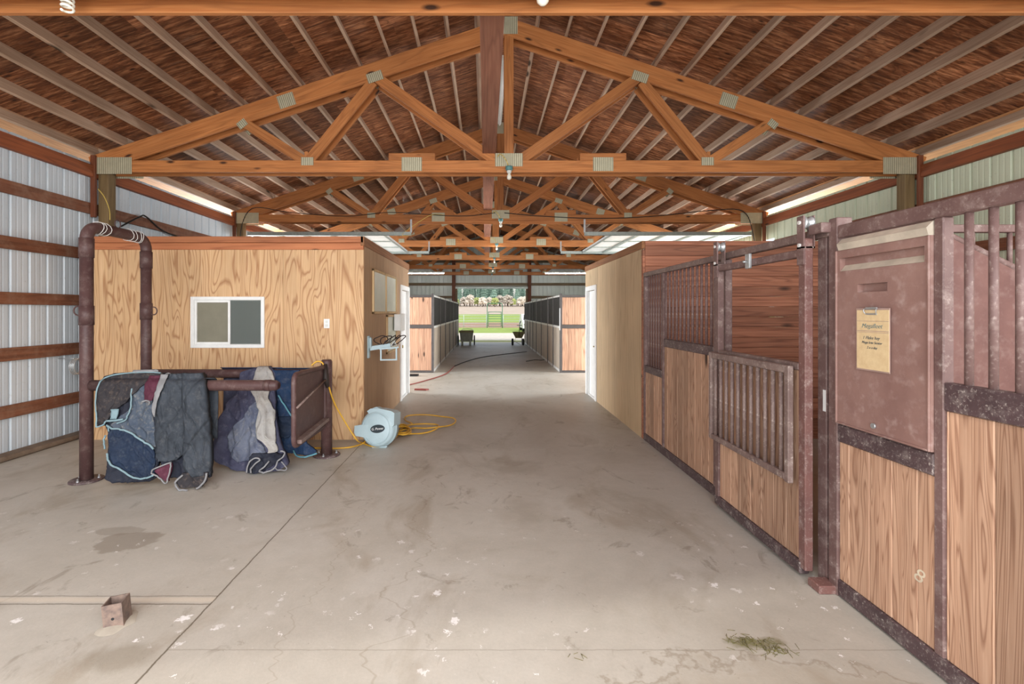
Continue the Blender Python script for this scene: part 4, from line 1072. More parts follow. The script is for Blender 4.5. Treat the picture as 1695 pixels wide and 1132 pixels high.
# crop frame 2: pixel = 340 + cx/5.66, 590 + cy/5.66
D3 = Drape(340, 590, 5.66, PY2, .94, .58, 11.7, .045, .072)
t = thing('horse_blanket', 'purple and pale grey blanket hung on the back rail and crumpled on floor', 'horse blanket', (-2.75, 5.1, 0))
part('body', D3.patch([(92, 500, 600), (150, 325, 655), (250, 318, 640), (330, 300, 640), (450, 200, 650), (600, 135, 655), (750, 95, 670), (900, 66, 760), (1000, 130, 790), (1060, 240, 700), (1090, 320, 520)], 0, .05, 44, 60), 'purplegrey', t)
part('quilted_panel', D3.patch([(400, 500, 560), (480, 420, 525), (560, 380, 500), (650, 270, 480), (750, 212, 500), (850, 225, 560), (930, 250, 600), (990, 300, 345)], .02, .02, 26, 40), 'bluegrey', t, 'blue-grey panel')
part('pale_panel', D3.patch([(90, 505, 598), (150, 480, 640), (210, 465, 655), (300, 440, 612), (380, 485, 590), (450, 505, 630), (500, 510, 660), (620, 482, 655), (730, 500, 655), (800, 560, 665), (870, 612, 700), (910, 600, 625)], .035, .02, 26, 46), 'palegrey', t, 'pale grey panel')
part('tangled_hem', D3.patch([(890, 470, 760), (950, 440, 740), (1010, 430, 640), (1070, 430, 520)], .045, .03, 24, 24), 'darknavy', t)
part('piping', D3.trim([(430, 1060), (440, 1000), (480, 940), (520, 925), (548, 945), (510, 975), (480, 1020), (470, 1060)], .075, .008), 'greytrim', t)
part('piping', D3.trim([(640, 950), (600, 1000), (540, 1050), (640, 1045), (700, 1000), (720, 950), (770, 910), (785, 870), (750, 855)], .075, .008), 'greytrim', t)
part('piping', D3.trim([(760, 950), (800, 1025), (730, 1030), (690, 1015)], .07, .006), 'greytrim', t)
part('back_flap', D3.back(-3.05, -2.35, .45), 'purplegrey', t)
D4 = Drape(340, 590, 5.66, PY2, .94, .22, 21.2, .03, .066)
t = thing('horse_blanket', 'blue horse blanket on back rail beside the side gate', 'horse blanket', (-2.1, 5.3, 0))
part('body', D4.patch([(128, 600, 880), (300, 560, 900), (400, 570, 900), (600, 600, 900), (800, 620, 960), (890, 680, 1050), (915, 800, 1000)], 0, .04), 'blue', t)
part('side_panel', D4.patch([(560, 650, 815), (640, 660, 840), (700, 665, 830), (760, 668, 780)], .02, .02, 14, 14), 'navy', t)
part('piping', D4.trim([(690, 360), (740, 440), (815, 570)], .02, .009), 'teal2', t)
part('piping', D4.trim([(825, 880), (870, 925), (960, 925), (1060, 895)], .02, .009), 'teal2', t)
part('back_flap', D4.back(-2.4, -1.92, .5), 'blue', t)

# things on and by the stocks
gl = thing('work_glove', 'dark padded strap pouch hung on the short stocks post', 'pouch', (PXR - .02, PY2 - .12, .95))
part('pouch', MB().lathe([(.01, 0), (.05, .02), (.062, .08), (.06, .14), (.04, .19), (.01, .2)], (PXR - .06, PY2 - .115, .83), 2, 14), 'leather', gl)
part('pouch_tail', MB().tube([(PXR + .02, PY2 - .1, 1.06), (PXR + .03, PY2 - .12, .9), (PXR + .05, PY2 - .11, .80)], [.02, .035, .02], 10), 'leather', gl)
gl.name = 'strap_pouch'
p1 = [(PXR - .13, PY2 - .12, 1.045), (PXR - .07, PY2 - .1, 1.09), (PXR - .0, PY2 - .1, 1.05), (PXR + .05, PY2 - .1, .84), (PXR + .09, PY2 + .0, .60), (PXR + .2, PY2 + .1, .33), (PXR + .32, PY2 + .1, .15)]
p1 += [tuple(fl(600, 733, .02)), tuple(fl(618, 739, .02)), tuple(fl(640, 736, .02)), tuple(fl(655, 724, .02)), tuple(fl(664, 716, .02))]
solo('air_hose', MB().tube(smooth(p1, 8), .009, 10), 'yellow', 'yellow hose looping from the short post down to the grey reel', 'hose')
p2 = [fl(510, 741, .012), fl(550, 742, .012), fl(580, 740, .012), fl(600, 734, .012), fl(606, 728, .08)]
solo('air_hose', MB().tube(smooth(p2, 8), .009, 10), 'yellow', 'short yellow hose lying on floor between stocks and reel', 'hose')
def cr2(cx, cy, z=.012): return fl(580 + cx / 9.417, 660 + cy / 9.417, z)
lp = [(700, 540), (800, 560), (950, 545), (1100, 540), (1260, 505), (1370, 440), (1340, 400), (1150, 390), (960, 402), (860, 430), (760, 500), (840, 480), (1000, 455), (1180, 458), (1370, 440), (1560, 410), (1640, 350), (1600, 300), (1420, 275), (1200, 250), (950, 255), (850, 290), (865, 340), (960, 385), (900, 410), (700, 430)]
m = MB().tube(smooth([cr2(a, b, .012 + .012 * (i % 3)) for i, (a, b) in enumerate(lp)], 6), .0095, 10)
for k in range(7):
    r_ = random.Random(k); cx, cy = 800 + r_.uniform(-25, 25), 480 + r_.uniform(-20, 20)
    m.tube(smooth([cr2(cx + (120 + 18 * r_.random()) * math.cos(R(a)), cy + (58 + 12 * r_.random()) * math.sin(R(a)), .02 + .009 * k) for a in range(0, 360, 30)], 4, True), .0095, 8, closed=True)
solo('coiled_hose', m, 'yellow', 'coil of yellow hose lying on the concrete beside the reel', 'hose')

# hose reel
rc = Vector((-1.295, 5.76, .232))
t = thing('hose_reel', 'pale grey plastic hose reel with dark oval badge on the floor', 'hose reel', (rc.x, rc.y, 0))
RR = Matrix.Translation(rc) @ Matrix.Rotation(R(-14), 4, 'Z') @ Matrix.Rotation(R(-8), 4, 'X') @ Matrix.Scale(.88, 4)
def xf(mb, mt):
    mb.v = [tuple(mt @ Vector(v)) for v in mb.v]; return mb
shell = MB().lathe([(.02, -.125), (.17, -.122), (.225, -.105), (.25, -.07), (.252, -.02), (.262, -.015), (.262, .015), (.252, .02), (.25, .08), (.22, .12), (.1, .13)], (0, 0, 0), 1, 48)
part('shell', xf(shell, RR), 'reel', t)
m = MB().prism([(-.12, .18), (-.16, .225), (-.11, .262), (.02, .27), (.20, .245), (.25, .22), (.255, .06), (.2, .0)], 1, -.10, .11)
part('housing_top', xf(m, RR), 'reel', t)
m = MB().prism([(-.32, .02), (-.32, -.07), (-.29, -.115), (-.1, -.135), (-.1, .045), (-.22, .04)], 1, -.125, .02)
part('handle_block', xf(m, RR), 'reel', t)
m = MB().prism([(-.17, .19), (-.15, .25), (-.06, .285), (.02, .262), (.1, .262), (.1, .235), (-.02, .235), (-.12, .215)], 1, -.03, .07)
part('mount_bracket', xf(m, RR), 'reel', t)
ring_m = MB().tube([(.205 * math.cos(R(a)), -.118, .205 * math.sin(R(a))) for a in range(0, 360, 10)], .006, 8, closed=True)
part('face_ring', xf(ring_m, RR), 'reel', t)
m = MB(); 
m.prism([(.105 * math.cos(R(a)), .055 * math.sin(R(a))) for a in range(0, 360, 15)], 1, -.131, -.122)
RL = RR @ Matrix.Translation((.03, 0, .0)) @ Matrix.Rotation(R(-8), 4, 'Y')
bd = part('badge', xf(m, RL), 'label', t)
text('badge_text', 'G. Power', .046, RL @ Matrix(((1, 0, 0, 0), (0, 0, -1, -.132), (0, 1, 0, 0), (0, 0, 0, 1))), 'white', bd, .15)
part('foot', MB().cbox(rc.x - .09, rc.x + .1, rc.y - .06, rc.y + .08, 0, .03, .01), 'reel', t)

# saddle rack and bridle on the plywood side wall
ry, rz = 6.30, 1.16
t = thing('saddle_rack', 'light grey folding rack bracket on the plywood side wall', 'rack', (RX1, ry, rz))
part('wall_plate', MB().cbox(RX1, RX1 + .02, ry - .05, ry + .05, rz - .13, rz + .17, .008).cbox(RX1 + .02, RX1 + .05, ry - .04, ry + .04, rz + .0, rz + .15, .012), 'reel', t)
part('arm', MB().bar((RX1 + .02, ry, rz + .0), (RX1 + .27, ry + .12, rz + .035), .06, .055), 'reel', t)
m = MB().bar((RX1 + .17, ry + .02, rz - .02), (RX1 + .17, ry + .02, rz - .16), .018, .02, (1, 0, 0)).bar((RX1 + .37, ry + .06, rz + .0), (RX1 + .37, ry + .06, rz - .16), .018, .02, (1, 0, 0))
m.bar((RX1 + .16, ry + .02, rz - .155), (RX1 + .38, ry + .06, rz - .155), .02, .018).bar((RX1 + .15, ry + .02, rz - .01), (RX1 + .40, ry + .06, rz + .01), .02, .018)
part('hook_bracket', m, 'reel', t)
t = thing('bridle', 'dark leather bridle straps heaped on the grey wall rack', 'bridle', (RX1 + .25, ry, rz + .05))
r_ = random.Random(5)
for k in range(5):
    cx, cz = RX1 + .16 + .055 * k, rz + .10 + .012 * (k % 2)
    pts = [(cx + (.07 + .03 * r_.random()) * math.cos(R(a)), ry + .08 + .03 * math.sin(R(a * 2)) + .02 * k, cz + (.045 + .025 * r_.random()) * math.sin(R(a + 30 * k))) for a in range(0, 360, 40)]
    part('strap', MB().tube(smooth(pts, 4, True), .007, 6, closed=True), 'leather', t)
part('bit', MB().tube(smooth([(RX1 + .30, ry + .05, rz + .02), (RX1 + .34, ry + .06, rz + .09), (RX1 + .38, ry + .07, rz + .02), (RX1 + .42, ry + .06, rz + .08)], 4), .006, 6), 'zinc', t)

t = thing('fuse_box', 'white metal box fixed on plywood wall beside the white door', 'electrical box', (RX1 + .08, 8.1, 1.47))
part('box_body', MB().cbox(RX1 + .028, RX1 + .13, 7.95, 8.35, 1.33, 1.61, .006), 'white', t)
part('box_lid', MB().cbox(RX1 + .13, RX1 + .145, 7.94, 8.36, 1.32, 1.62, .004), 'white', t)
sx_, sz_ = (541 - VX) * RY0 / FPX, EYE - (535.5 - VY) * RY0 / FPX
t = thing('wall_outlet', 'small white electrical outlet plate on the plywood front wall', 'outlet', (sx_, RY0, sz_))
part('cover_plate', MB().cbox(sx_ - .038, sx_ + .038, RY0 - .008, RY0, sz_ - .06, sz_ + .06, .003), 'white', t)
part('socket', MB().cbox(sx_ - .017, sx_ + .017, RY0 - .011, RY0 - .008, sz_ + .008, sz_ + .04, .002).cbox(sx_ - .017, sx_ + .017, RY0 - .011, RY0 - .008, sz_ - .04, sz_ - .008, .002), 'offwhite', t)

# square steel stub set in the floor
bx, by = -1.95, 2.50
t = thing('floor_socket', 'rusty square steel tube stub standing up from the concrete', 'steel stub', (bx, by, 0))
m = MB(); s_ = .046; T = .006; h = .125
m.box(-s_, s_, -s_, -s_ + T, -.02, h).box(-s_, s_, s_ - T, s_, -.02, h).box(-s_, -s_ + T, -s_ + T, s_ - T, -.02, h).box(s_ - T, s_, -s_ + T, s_ - T, -.02, h)
XF = Matrix.Translation((bx, by, 0)) @ Matrix.Rotation(R(14), 4, 'Z') @ Matrix.Rotation(R(-5), 4, 'Y')
part('square_tube', xf(m, XF), 'rust', t)
part('bolt_hole', xf(MB().lathe([(.0075, 0), (.0075, .004)], (.0, -s_ - .001, .05), 1, 12), XF), 'blackrub', t)
m = MB(); m.add([(.09 * math.cos(R(a)) * (1 + .25 * math.sin(a * 3.1)), .09 * math.sin(R(a)) * (1 + .2 * math.cos(a * 2.2)), .001) for a in range(0, 360, 20)] + [(.05 * math.cos(R(a)), .05 * math.sin(R(a)), .014) for a in range(0, 360, 20)],
      [[i, (i + 1) % 18, 18 + (i + 1) % 18, 18 + i] for i in range(18)] + [list(range(18, 36))], True)
part('mortar_collar', xf(m, Matrix.Translation((bx, by, 0))), plain('mortar', (176, 168, 154), .9), t)

# ------------------------------------------------------------------ lamps
def bulb(x, y, z, label, s=1.):
    t = thing('light_bulb', label, 'light bulb', (x, y, z), 'bare bulbs under the trusses')
    part('junction_box', MB().lathe([(.05, 0), (.052, -.01), (.05, -.045), (.04, -.055)], (x, y, z), 2, 8), 'bluebox', t)
    part('socket', MB().lathe([(.03, -.055), (.034, -.065), (.024, -.095)], (x, y, z), 2, 14), 'offwhite', t)
    part('globe', MB().lathe([(.012, -.09), (.016, -.105), (.028, -.125), (.032, -.145), (.027, -.168), (.012, -.18), (.002, -.182)], (x, y, z), 2, 18), 'bulb', t)
    part('wire', MB().tube(smooth([(x - .01, y - .02, z), (x - .05, y - .05, z + .08), (x - .12, y - .03, z + .16), (x - .16, y - .0, z + .13)], 5), .006, 6), 'wirey', t)
def fill_lamp(x, y, z, e):
    lamp('bulb_fill_light', 'POINT', (x, y, z), (0, 0, 0), e, (1, .93, .84), shadow_soft_size=.03)  # added fill light for the deep bays; the bulbs are unlit
names = ['on the large truss', 'on the second full truss', 'on the third full truss', 'on the fourth full truss', 'on the fifth full truss', 'on the farthest truss']
for i, y in enumerate(TY[1:]):
    bulb(XC + .02, y - .062, CHB + .06, 'bare bulb below a blue-green box ' + names[i])
    fill_lamp(XC + .02, y - .062, CHB - .16, (0, 0, 6, 7, 7, 0)[i]) if 1 < i < 5 else None
t = thing('light_bulb', 'round white bulb at top centre on the nearest beam', 'light bulb', (.355, 2.93, CHB - .04))
part('globe', MB().lathe([(.015, .09), (.018, .07), (.034, .045), (.042, .012), (.036, -.018), (.016, -.038), (.002, -.042)], (.355, 2.93, CHB + .02), 2, 22), 'bulb', t)
part('socket', MB().lathe([(.03, .16), (.03, .1), (.02, .085)], (.355, 2.93, CHB + .02), 2, 14), 'offwhite', t)
cx_ = -2.60
t = thing('light_bulb', 'spiral compact fluorescent bulb hanging at the top left beam', 'light bulb', (cx_, 2.93, CHB))
pts = [(cx_ + .03 * math.cos(a * .5), 2.93 + .03 * math.sin(a * .5), CHB + .045 - a * .0022) for a in range(0, 46)]
part('spiral_tube', MB().tube(pts, .0075, 8), 'bulb', t)
part('ballast', MB().lathe([(.02, .12), (.03, .09), (.03, .055), (.022, .05)], (cx_, 2.93, CHB), 2, 16), 'offwhite', t)
t = thing('fluorescent_strip', 'white fluorescent tube running lengthwise near the ridge', 'ceiling light', (.27, 7.8, 5.28))
part('housing', MB().cbox(.235, .305, 6.75, 9.15, 5.29, 5.33, .005), 'offwhite', t)
part('tube', MB().tube([(.27, 6.78, 5.27), (.27, 9.12, 5.27)], .019, 12), 'white', t)
for x0, x1, lab in ((-3.9, -1.83, 'lit fluorescent fixture hanging above far left stalls'), (2.62, 4.9, 'lit fluorescent fixture hanging above far right stalls')):
    y, z = 21.0, 3.38
    t = thing('fluorescent_strip', lab, 'ceiling light', ((x0 + x1) / 2, y, z))
    part('housing', MB().prism([(y - .12, z), (y - .05, z + .06), (y + .05, z + .06), (y + .12, z), (y + .1, z + .01), (y - .1, z + .01)], 0, x0, x1) if False else MB().cbox(x0, x1, y - .06, y + .06, z, z + .05, .006), 'offwhite', t)
    part('tube', MB().tube([(x0 + .04, y - .03, z - .022), (x1 - .04, y - .03, z - .022)], .022, 10), 'tubelight', t)
    part('chain', MB().tube([(x0 + .3, y, z + .05), (x0 + .3, y, CHB)], .005, 6).tube([(x1 - .3, y, z + .05), (x1 - .3, y, CHB)], .005, 6), 'zinc', t)

# ------------------------------------------------------------------ wiring
def wire(pts, r, mat, label, n=6): return solo('electrical_cable', MB().tube(smooth(pts, n), r, 6), mat, label, 'cable')
y2 = TY[2]
wire([(-5.1, y2 - .03, 3.0), (-5.25, y2 - .05, 3.3), (-5.0, y2 - .05, 3.86), (-4.2, y2 - .03, 3.78), (-3.0, y2 - .03, 3.70), (-2.0, y2 - .03, 3.78), (-.6, y2 - .03, 3.70), (.2, y2 - .03, 3.77)], .008, 'wireblack', 'black cable running along the second full truss on the left')
wire([(.4, y2 - .03, 3.77), (1.2, y2 - .03, 3.7), (2.4, y2 - .03, 3.65), (3.6, y2 - .03, 3.7), (4.8, y2 - .03, 3.82), (5.5, y2 - .05, 3.8), (5.72, y2 - .05, 3.3), (5.78, y2 - .05, 2.6)], .009, 'wireblack', 'black cable running along second full truss and down right post')
wire([(-5.3, 6.44, 3.33), (-5.2, 6.42, 3.22), (-5.13, 6.42, 3.05), (-5.12, 6.42, 2.9)], .006, 'wirey', 'thin yellow cable on the left post above the pipe arch')
wire([(-1.55, 9.88, 3.26), (-1.75, 9.9, 3.28), (-1.3, 9.95, 3.62), (-1.1, y2 - .03, 3.74), (-.9, y2 - .03, 3.72)], .006, 'wirey', 'thin yellow cable curving from left door track up to truss')
wire([(XL + .12, 6.9, 2.9), (XL + .1, 7.3, 3.12), (XL + .06, 7.5, 3.16), (XL + .06, 7.9, 3.0), (XL + .06, 8.6, 2.95), (XL + .06, 9.3, 2.9), (XL + .1, 9.9, 2.75)], .012, 'wireblack', 'black cable slung along the girt behind the pipe arch')
cp = [fl(676, 637, .01), fl(700, 631, .01), fl(737, 619, .01), fl(752, 606, .01), fl(775, 597, .01), fl(805, 590, .01), fl(850, 584.5, .01), fl(872, 582, .01)]
solo('extension_cord', MB().tube(smooth(cp[:4], 6), .012, 6), 'redcord', 'reddish cord on the floor at the far left stall corner', 'cord')
solo('extension_cord', MB().tube(smooth(cp[3:], 6), .014, 6), 'wireblack', 'dark cord snaking across the far aisle floor', 'cord')
solo('extension_cord', MB().tube(smooth([fl(871, 598, .01), fl(885, 595.5, .01), fl(897, 596, .01), fl(905, 594, .01)], 6), .012, 6), 'wireblack', 'short dark cord beside far right stall front', 'cord')
q = fl(684, 622); 
solo('rubber_mat_end', MB().prism([(-.25 + q.x, q.y - .12), (.12 + q.x, q.y - .1), (.14 + q.x, q.y + .02), (-.25 + q.x, q.y + .06)], 2, .0, .05), 'blackrub', 'black object end lying on floor behind the left room', 'boot tray').name = 'boot_tray'
solo('red_rag', MB().prism([(-1.5, 9.9), (-1.25, 9.86), (-1.2, 9.95), (-1.35, 10.0), (-1.5, 10.0)], 2, .0, .025), 'redcord', 'small red rag lying on floor past the left white door', 'rag')
t = thing('wire_coil', 'small pale wire coil hung on the left wall behind the tall post', 'wire coil', (-5.2, 5.98, .95))
m = MB()
for k in range(4): m.tube([(-5.23 + .01 * k, 6.0 + .085 * math.cos(R(a)) + .01 * k, .955 + .1 * math.sin(R(a))) for a in range(0, 360, 24)], .006, 6, closed=True)
part('coil', m, 'zinc', t)
part('coil_hook', MB().tube([(XL + .01, 6.01, 1.055), (-5.2, 6.01, 1.055)], .005, 6), 'zinc', t)

# ------------------------------------------------------------------ carts by the far door
cy_ = 23.2
t = thing('muck_cart', 'grey-green two-wheeled cart parked left of far doorway', 'cart', (-.95, cy_, 0))
part('tub', MB().add([(-.33 - .95, cy_ - .3, .22), (.33 - .95, cy_ - .3, .22), (.33 - .95, cy_ + .5, .22), (-.33 - .95, cy_ + .5, .22), (-.36 - .95, cy_ - .42, .72), (.36 - .95, cy_ - .42, .72), (.36 - .95, cy_ + .6, .72), (-.36 - .95, cy_ + .6, .72)],
     [(0, 3, 2, 1), (0, 1, 5, 4), (1, 2, 6, 5), (2, 3, 7, 6), (3, 0, 4, 7)]) or None, 'darksteel', t) if False else None
def tapered(x0, x1, X0, X1, y0, y1, Y0, Y1, z0, z1, open_top=False, th=.02):
    m = MB(); m.add([(x0, y0, z0), (x1, y0, z0), (x1, y1, z0), (x0, y1, z0), (X0, Y0, z1), (X1, Y0, z1), (X1, Y1, z1), (X0, Y1, z1)],
                    [(0, 3, 2, 1), (0, 1, 5, 4), (1, 2, 6, 5), (2, 3, 7, 6), (3, 0, 4, 7)])
    m.add([(x0 + th, y0 + th, z0 + th), (x1 - th, y0 + th, z0 + th), (x1 - th, y1 - th, z0 + th), (x0 + th, y1 - th, z0 + th), (X0 + th, Y0 + th, z1), (X1 - th, Y0 + th, z1), (X1 - th, Y1 - th, z1), (X0 + th, Y1 - th, z1)],
          [(0, 1, 2, 3), (0, 1, 5, 4), (1, 2, 6, 5), (2, 3, 7, 6), (3, 0, 4, 7)])
    b = len(m.v) - 16
    for i in range(4):
        j = (i + 1) % 4; m.f.append([b + 4 + i, b + 4 + j, b + 12 + j, b + 12 + i]); m.sm.append(False)
    return m
M['cart'] = plain('grey_green_plastic', (150, 154, 142), .6)
M['olive'] = plain('olive_steel', (138, 130, 92), .7)
part('tub', tapered(-1.22, -.66, -1.27, -.61, cy_ - .3, cy_ + .5, cy_ - .4, cy_ + .6, .2, .72), 'cart', t)
part('rim', MB().cbox(-1.29, -.59, cy_ - .43, cy_ - .38, .64, .74, .01), 'olive', t)
for x in (-1.14, -.76): part('leg', MB().cbox(x - .05, x + .05, cy_ - .32, cy_ - .24, 0, .22, .01), 'cart', t)
for x in (-1.36, -.56):
    wh = part('wheel', MB().lathe([(.2, -.03), (.24, -.025), (.25, 0), (.24, .025), (.2, .03)], (x, cy_ + .1, .25), 0, 24), 'blackrub', t)
part('axle', MB().tube([(-1.36, cy_ + .1, .25), (-.56, cy_ + .1, .25)], .012, 8), 'zinc', t)
part('handle', MB().tube(smooth([(-1.2, cy_ + .6, .6), (-1.18, cy_ + 1.0, .75), (-.7, cy_ + 1.0, .75), (-.68, cy_ + .6, .6)], 5), .014, 8), 'zinc', t)
ex = 1.62
t = thing('broadcast_spreader', 'olive push spreader with tall handle parked right of far doorway', 'spreader', (ex, cy_, 0))
part('hopper', tapered(ex - .15, ex + .15, ex - .3, ex + .3, cy_ - .15, cy_ + .15, cy_ - .25, cy_ + .25, .36, .66), 'olive', t)
for x in (ex - .3, ex + .22):
    part('wheel', MB().lathe([(.13, -.05), (.165, -.04), (.17, 0), (.165, .04), (.13, .05)], (x, cy_, .17), 0, 24), 'blackrub', t)
part('axle', MB().tube([(ex - .3, cy_, .17), (ex + .22, cy_, .17)], .012, 8), 'zinc', t)
part('frame', MB().tube([(ex - .15, cy_, .36), (ex - .2, cy_ - .02, .2), (ex + .1, cy_ - .3, .03)], .012, 8).tube([(ex + .15, cy_, .36), (ex + .12, cy_ - .3, .03)], .012, 8), 'pale_and_hilite', t)
part('handle', MB().tube([(ex + .0, cy_ - .26, .45), (ex + .02, cy_ - .5, 1.08)], .014, 8).tube([(ex - .12, cy_ - .5, 1.0), (ex + .14, cy_ - .5, 1.0)], .014, 8), 'blackrub', t)
part('lever', MB().tube([(ex + .02, cy_ - .5, 1.08), (ex + .07, cy_ - .5, 1.2)], .02, 8), 'blackrub', t)

# ------------------------------------------------------------------ outdoors: gate, fence, car, trees
M['greenpaint'] = plain('green_paint', (44, 120, 92), .4)
M['whitepipe'] = plain('galvanised_pipe', (196, 204, 204), .4)
gy = 50.0; gz = ground_z(gy)
gxa, gxb = (806.5 - VX) * gy / FPX, (831.5 - VX) * gy / FPX
t = thing('arched_gate', 'green pipe gate under a tall arch in the yard fence', 'gate', ((gxa + gxb) / 2, gy, gz))
arch = [(gxa, gy, gz), (gxa, gy, 2.35)] + [(gxa + .2 - .2 * math.cos(R(a)), gy, 2.35 + .2 * math.sin(R(a))) for a in range(0, 91, 15)] + [(gxb - .2 + .2 * math.sin(R(a)), gy, 2.35 + .2 * math.cos(R(a))) for a in range(0, 91, 15)] + [(gxb, gy, 2.35), (gxb, gy, gz)]
part('arch', MB().tube(arch, .035, 8), 'greenpaint', t)
ga, gb = gxa + .12, gxb - .12
lf = part('gate_leaf', MB().tube(smooth([(ga, gy, .08), (ga, gy, 1.5), (ga + .1, gy, 1.62), (gb - .1, gy, 1.62), (gb, gy, 1.5), (gb, gy, .08)], 4), .03, 8), 'greenpaint', t)
for z in (.1, .36, .62, .9, 1.18, 1.38): part('gate_rail', MB().tube([(ga, gy, z), (gb, gy, z)], .024, 8), 'greenpaint', lf)
def yard_fence(x0, x1, label):
    t = thing('yard_fence', label, 'fence', ((x0 + x1) / 2, gy, gz)); n = max(1, round((x1 - x0) / 2.4))
    for k in range(n + 1):
        x = x0 + (x1 - x0) * k / n; part('fence_post', MB().tube([(x, gy, gz), (x, gy, 1.35)], .035, 8), 'whitepipe', t)
    for z in (.15, .42, .7, .98, 1.28): part('fence_rail', MB().tube([(x0, gy, z), (x1, gy, z)], .018, 8), 'whitepipe', t)
yard_fence(-12, gxa - .08, 'pale pipe fence left of the green gate'); yard_fence(gxb + .08, 14, 'pale pipe fence right of the green gate')
# low far fence
# car
cx0, cyy = 3.15, 40.0
t = thing('parked_car', 'white car partly visible at right edge of far doorway', 'car', (cx0 + .9, cyy + 2, ground_z(cyy)))
gz4 = ground_z(cyy)
m = MB().prism([(cyy, gz4 + .3), (cyy, gz4 + .75), (cyy + .9, gz4 + .95), (cyy + 1.5, gz4 + 1.5), (cyy + 3.2, gz4 + 1.5), (cyy + 3.9, gz4 + 1.0), (cyy + 4.4, gz4 + .95), (cyy + 4.4, gz4 + .3)], 0, cx0, cx0 + 1.8)
part('body', m, 'white', t)
m = MB(); m.add([(cx0 + .12, cyy + .93, gz4 + 1.0), (cx0 + 1.68, cyy + .93, gz4 + 1.0), (cx0 + 1.6, cyy + 1.42, gz4 + 1.46), (cx0 + .2, cyy + 1.42, gz4 + 1.46), (cx0 + .12, cyy + 1.0, gz4 + 1.0), (cx0 + 1.68, cyy + 1.0, gz4 + 1.0), (cx0 + 1.6, cyy + 1.5, gz4 + 1.46), (cx0 + .2, cyy + 1.5, gz4 + 1.46)],
                [(0, 1, 2, 3), (4, 7, 6, 5), (0, 4, 5, 1), (1, 5, 6, 2), (2, 6, 7, 3), (3, 7, 4, 0)])
part('windscreen', m, 'blackrub', t)
for x in (cx0 + .1, cx0 + 1.7):
    for y in (cyy + .8, cyy + 3.5): part('wheel', MB().lathe([(.2, -.1), (.31, -.09), (.32, 0), (.31, .09), (.2, .1)], (x, y, gz4 + .32), 0, 20), 'blackrub', t)
part('grille', MB().cbox(cx0 + .4, cx0 + 1.4, cyy - .02, cyy + .02, gz4 + .4, gz4 + .62, .01), 'blackrub', t)
for x in (cx0 + .08, cx0 + 1.42): part('headlight', MB().cbox(x, x + .3, cyy - .03, cyy + .02, gz4 + .56, gz4 + .7, .02), 'zinc', t)

def leafmat(name, a, b):
    t = NT(name, .8, 0, .2); n = t.noise(t.obj, 1.2, 4, .7)
    c = t.mix(t.grey(n, .35, .65), lin(a), lin(b)); c = t.hsv(c, t.math('ADD', t.math('MULTIPLY', t.oi.outputs['Random'], .5), .75))
    return t.done(c)
M['conifer'] = leafmat('conifer_needles', (138, 160, 144), (96, 122, 110))
M['blossom'] = leafmat('budding_twigs', (216, 208, 196), (186, 176, 162))
M['spring'] = leafmat('spring_leaves', (184, 190, 130), (156, 168, 104))
M['bark'] = plain('bark', (110, 94, 80), .9)
def conifer_mesh(seed):
    r_ = random.Random(seed); m = MB(); H = 26; n = 11; tiers = 15
    for k in range(tiers):
        z = 2.5 + k * (H - 3.5) / tiers; rad = 3.6 * (1 - k / (tiers + .6)) * r_.uniform(.85, 1.15)
        b = len(m.v); m.v.append((0, 0, z + 3.0))
        for i in range(2 * n):
            a = math.pi * i / n + k; q = rad * (1 if i % 2 else .55) * r_.uniform(.8, 1.15); m.v.append((q * math.cos(a), q * math.sin(a), z - (.5 if i % 2 else -.3)))
        for i in range(2 * n): m.f.append([b, b + 1 + i, b + 1 + (i + 1) % (2 * n)]); m.sm.append(False)
        m.f.append([b + 1 + i for i in range(2 * n)][::-1]); m.sm.append(False)
    return m
def crown_mesh(seed, R0, H0):
    r_ = random.Random(seed); m = MB()
    for k in range(75):
        a = r_.uniform(0, 6.28); rr = R0 * .75 * math.sqrt(r_.random()); h = H0 * (.3 + .62 * r_.random() * (1 - .35 * rr / R0))
        bm = bmesh.new(); bmesh.ops.create_icosphere(bm, subdivisions=2, radius=r_.uniform(.35, 1.0))
        c = Vector((rr * math.cos(a), rr * math.sin(a), h))
        vs = []
        for v in bm.verts: vs.append(tuple(c + v.co * (1 + 1.1 * mnoise.noise(v.co * 3.5 + c))))
        m.add(vs, [[v.index for v in f.verts] for f in bm.faces], False); bm.free()
    return m
def tree(proto, name, label, cat, group, x, y, s, first=[None]):
    o = copy_tree(proto); o.location = (x, y, ground_z(y) - .1); o.scale = (s, s, s); o.rotation_euler = (0, 0, random.uniform(0, 6)); return tag(o, label, cat, group)
protos = []
for sd in range(3):
    o = thing('conifer_tree', 'dark green conifer standing in forest beyond the field', 'tree', (0, 0, 0), 'conifers of the far forest')
    part('foliage', conifer_mesh(sd), 'conifer', o); part('trunk', MB().tube([(0, 0, 0), (0, 0, 20)], [.35, .08], 8), 'bark', o); protos.append(o)
k = 0
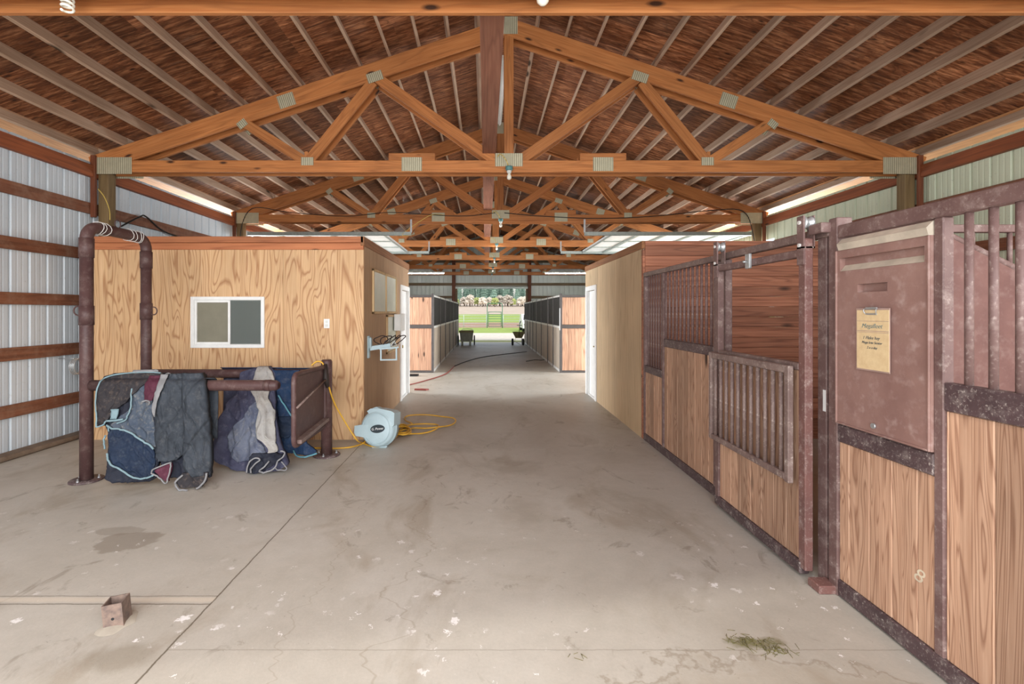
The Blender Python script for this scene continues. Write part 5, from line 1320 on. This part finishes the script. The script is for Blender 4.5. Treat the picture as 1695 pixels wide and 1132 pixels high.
for row, (yy, step) in enumerate(((276, 6.6), (283, 6.6), (290, 6.6), (297, 6.6))):
    x = -28. + row * 3.3 - (row > 1) * 5
    while x < 42:
        o = protos[k % 3] if k < 3 else copy_tree(protos[k % 3])
        s = random.uniform(.75, 1.05)
        o.location = (x + random.uniform(-.4, .4), yy + random.uniform(-.6, .6), ground_z(yy) - .2); o.scale = (.8 * s, .8 * s, s); o.rotation_euler = (0, 0, random.uniform(0, 6))
        x += step; k += 1
dp = []
for mt, lab, grp in (('blossom', 'pale budding bare-twigged tree in front of the far conifers', 'pale budding trees at the field edge'), ('spring', 'yellow-green leafy tree in front of the far conifers', 'yellow-green trees at the field edge')):
    o = thing('field_edge_tree', lab, 'tree', (0, 0, 0), grp)
    part('crown', crown_mesh(len(dp) + 4, 3.6, 9.0), mt, o); part('trunk', MB().tube([(0, 0, 0), (0, 0, 5)], [.3, .15], 8), 'bark', o); dp.append(o)
used = set(); x = -25.; k = 0
for x in [-24, -19.5, -16, -12, -8.5, -5, -1.5, 2, 5, 8.5, 12, 15.5, 19, 22, 25.5, 29, 33, 37]:
    j = 1 if k % 3 == 2 or x in (-16,) else 0
    o = dp[j] if j not in used else copy_tree(dp[j]); used.add(j)
    s = random.uniform(.6, .8) * (.8 if j else 1)
    o.location = (x + random.uniform(-.4, .4), 258 + 9 * (k % 2), ground_z(258 + 9 * (k % 2)) - .1); o.scale = (s * 1.1, s * 1.1, s); o.rotation_euler = (0, 0, random.uniform(0, 6)); k += 1

# ------------------------------------------------------------------ wisps of hay on the floor
M['hay'] = plain('hay', (120, 112, 68), .9, rgb2=(92, 88, 52), scale=40)
m = MB(); r_ = random.Random(11)
for cx, cy, n_, sp in ((1.30, 2.36, 70, .05), (1.42, 2.30, 60, .05), (.45, 2.25, 6, .03)):
    for k in range(n_):
        x = cx + r_.gauss(0, sp); y = cy + r_.gauss(0, sp * .45); a = r_.uniform(0, 3.14); L = r_.uniform(.008, .022)
        m.tube([(x - L * math.cos(a), y - L * math.sin(a), .0015), (x + L * math.cos(a), y + L * math.sin(a), .0015 + r_.uniform(0, .006))], .0012, 4)
tag(solo('hay_wisps', m, 'hay', 'green-brown wisps of hay scattered on concrete near the right stalls', 'hay'), kind='stuff')
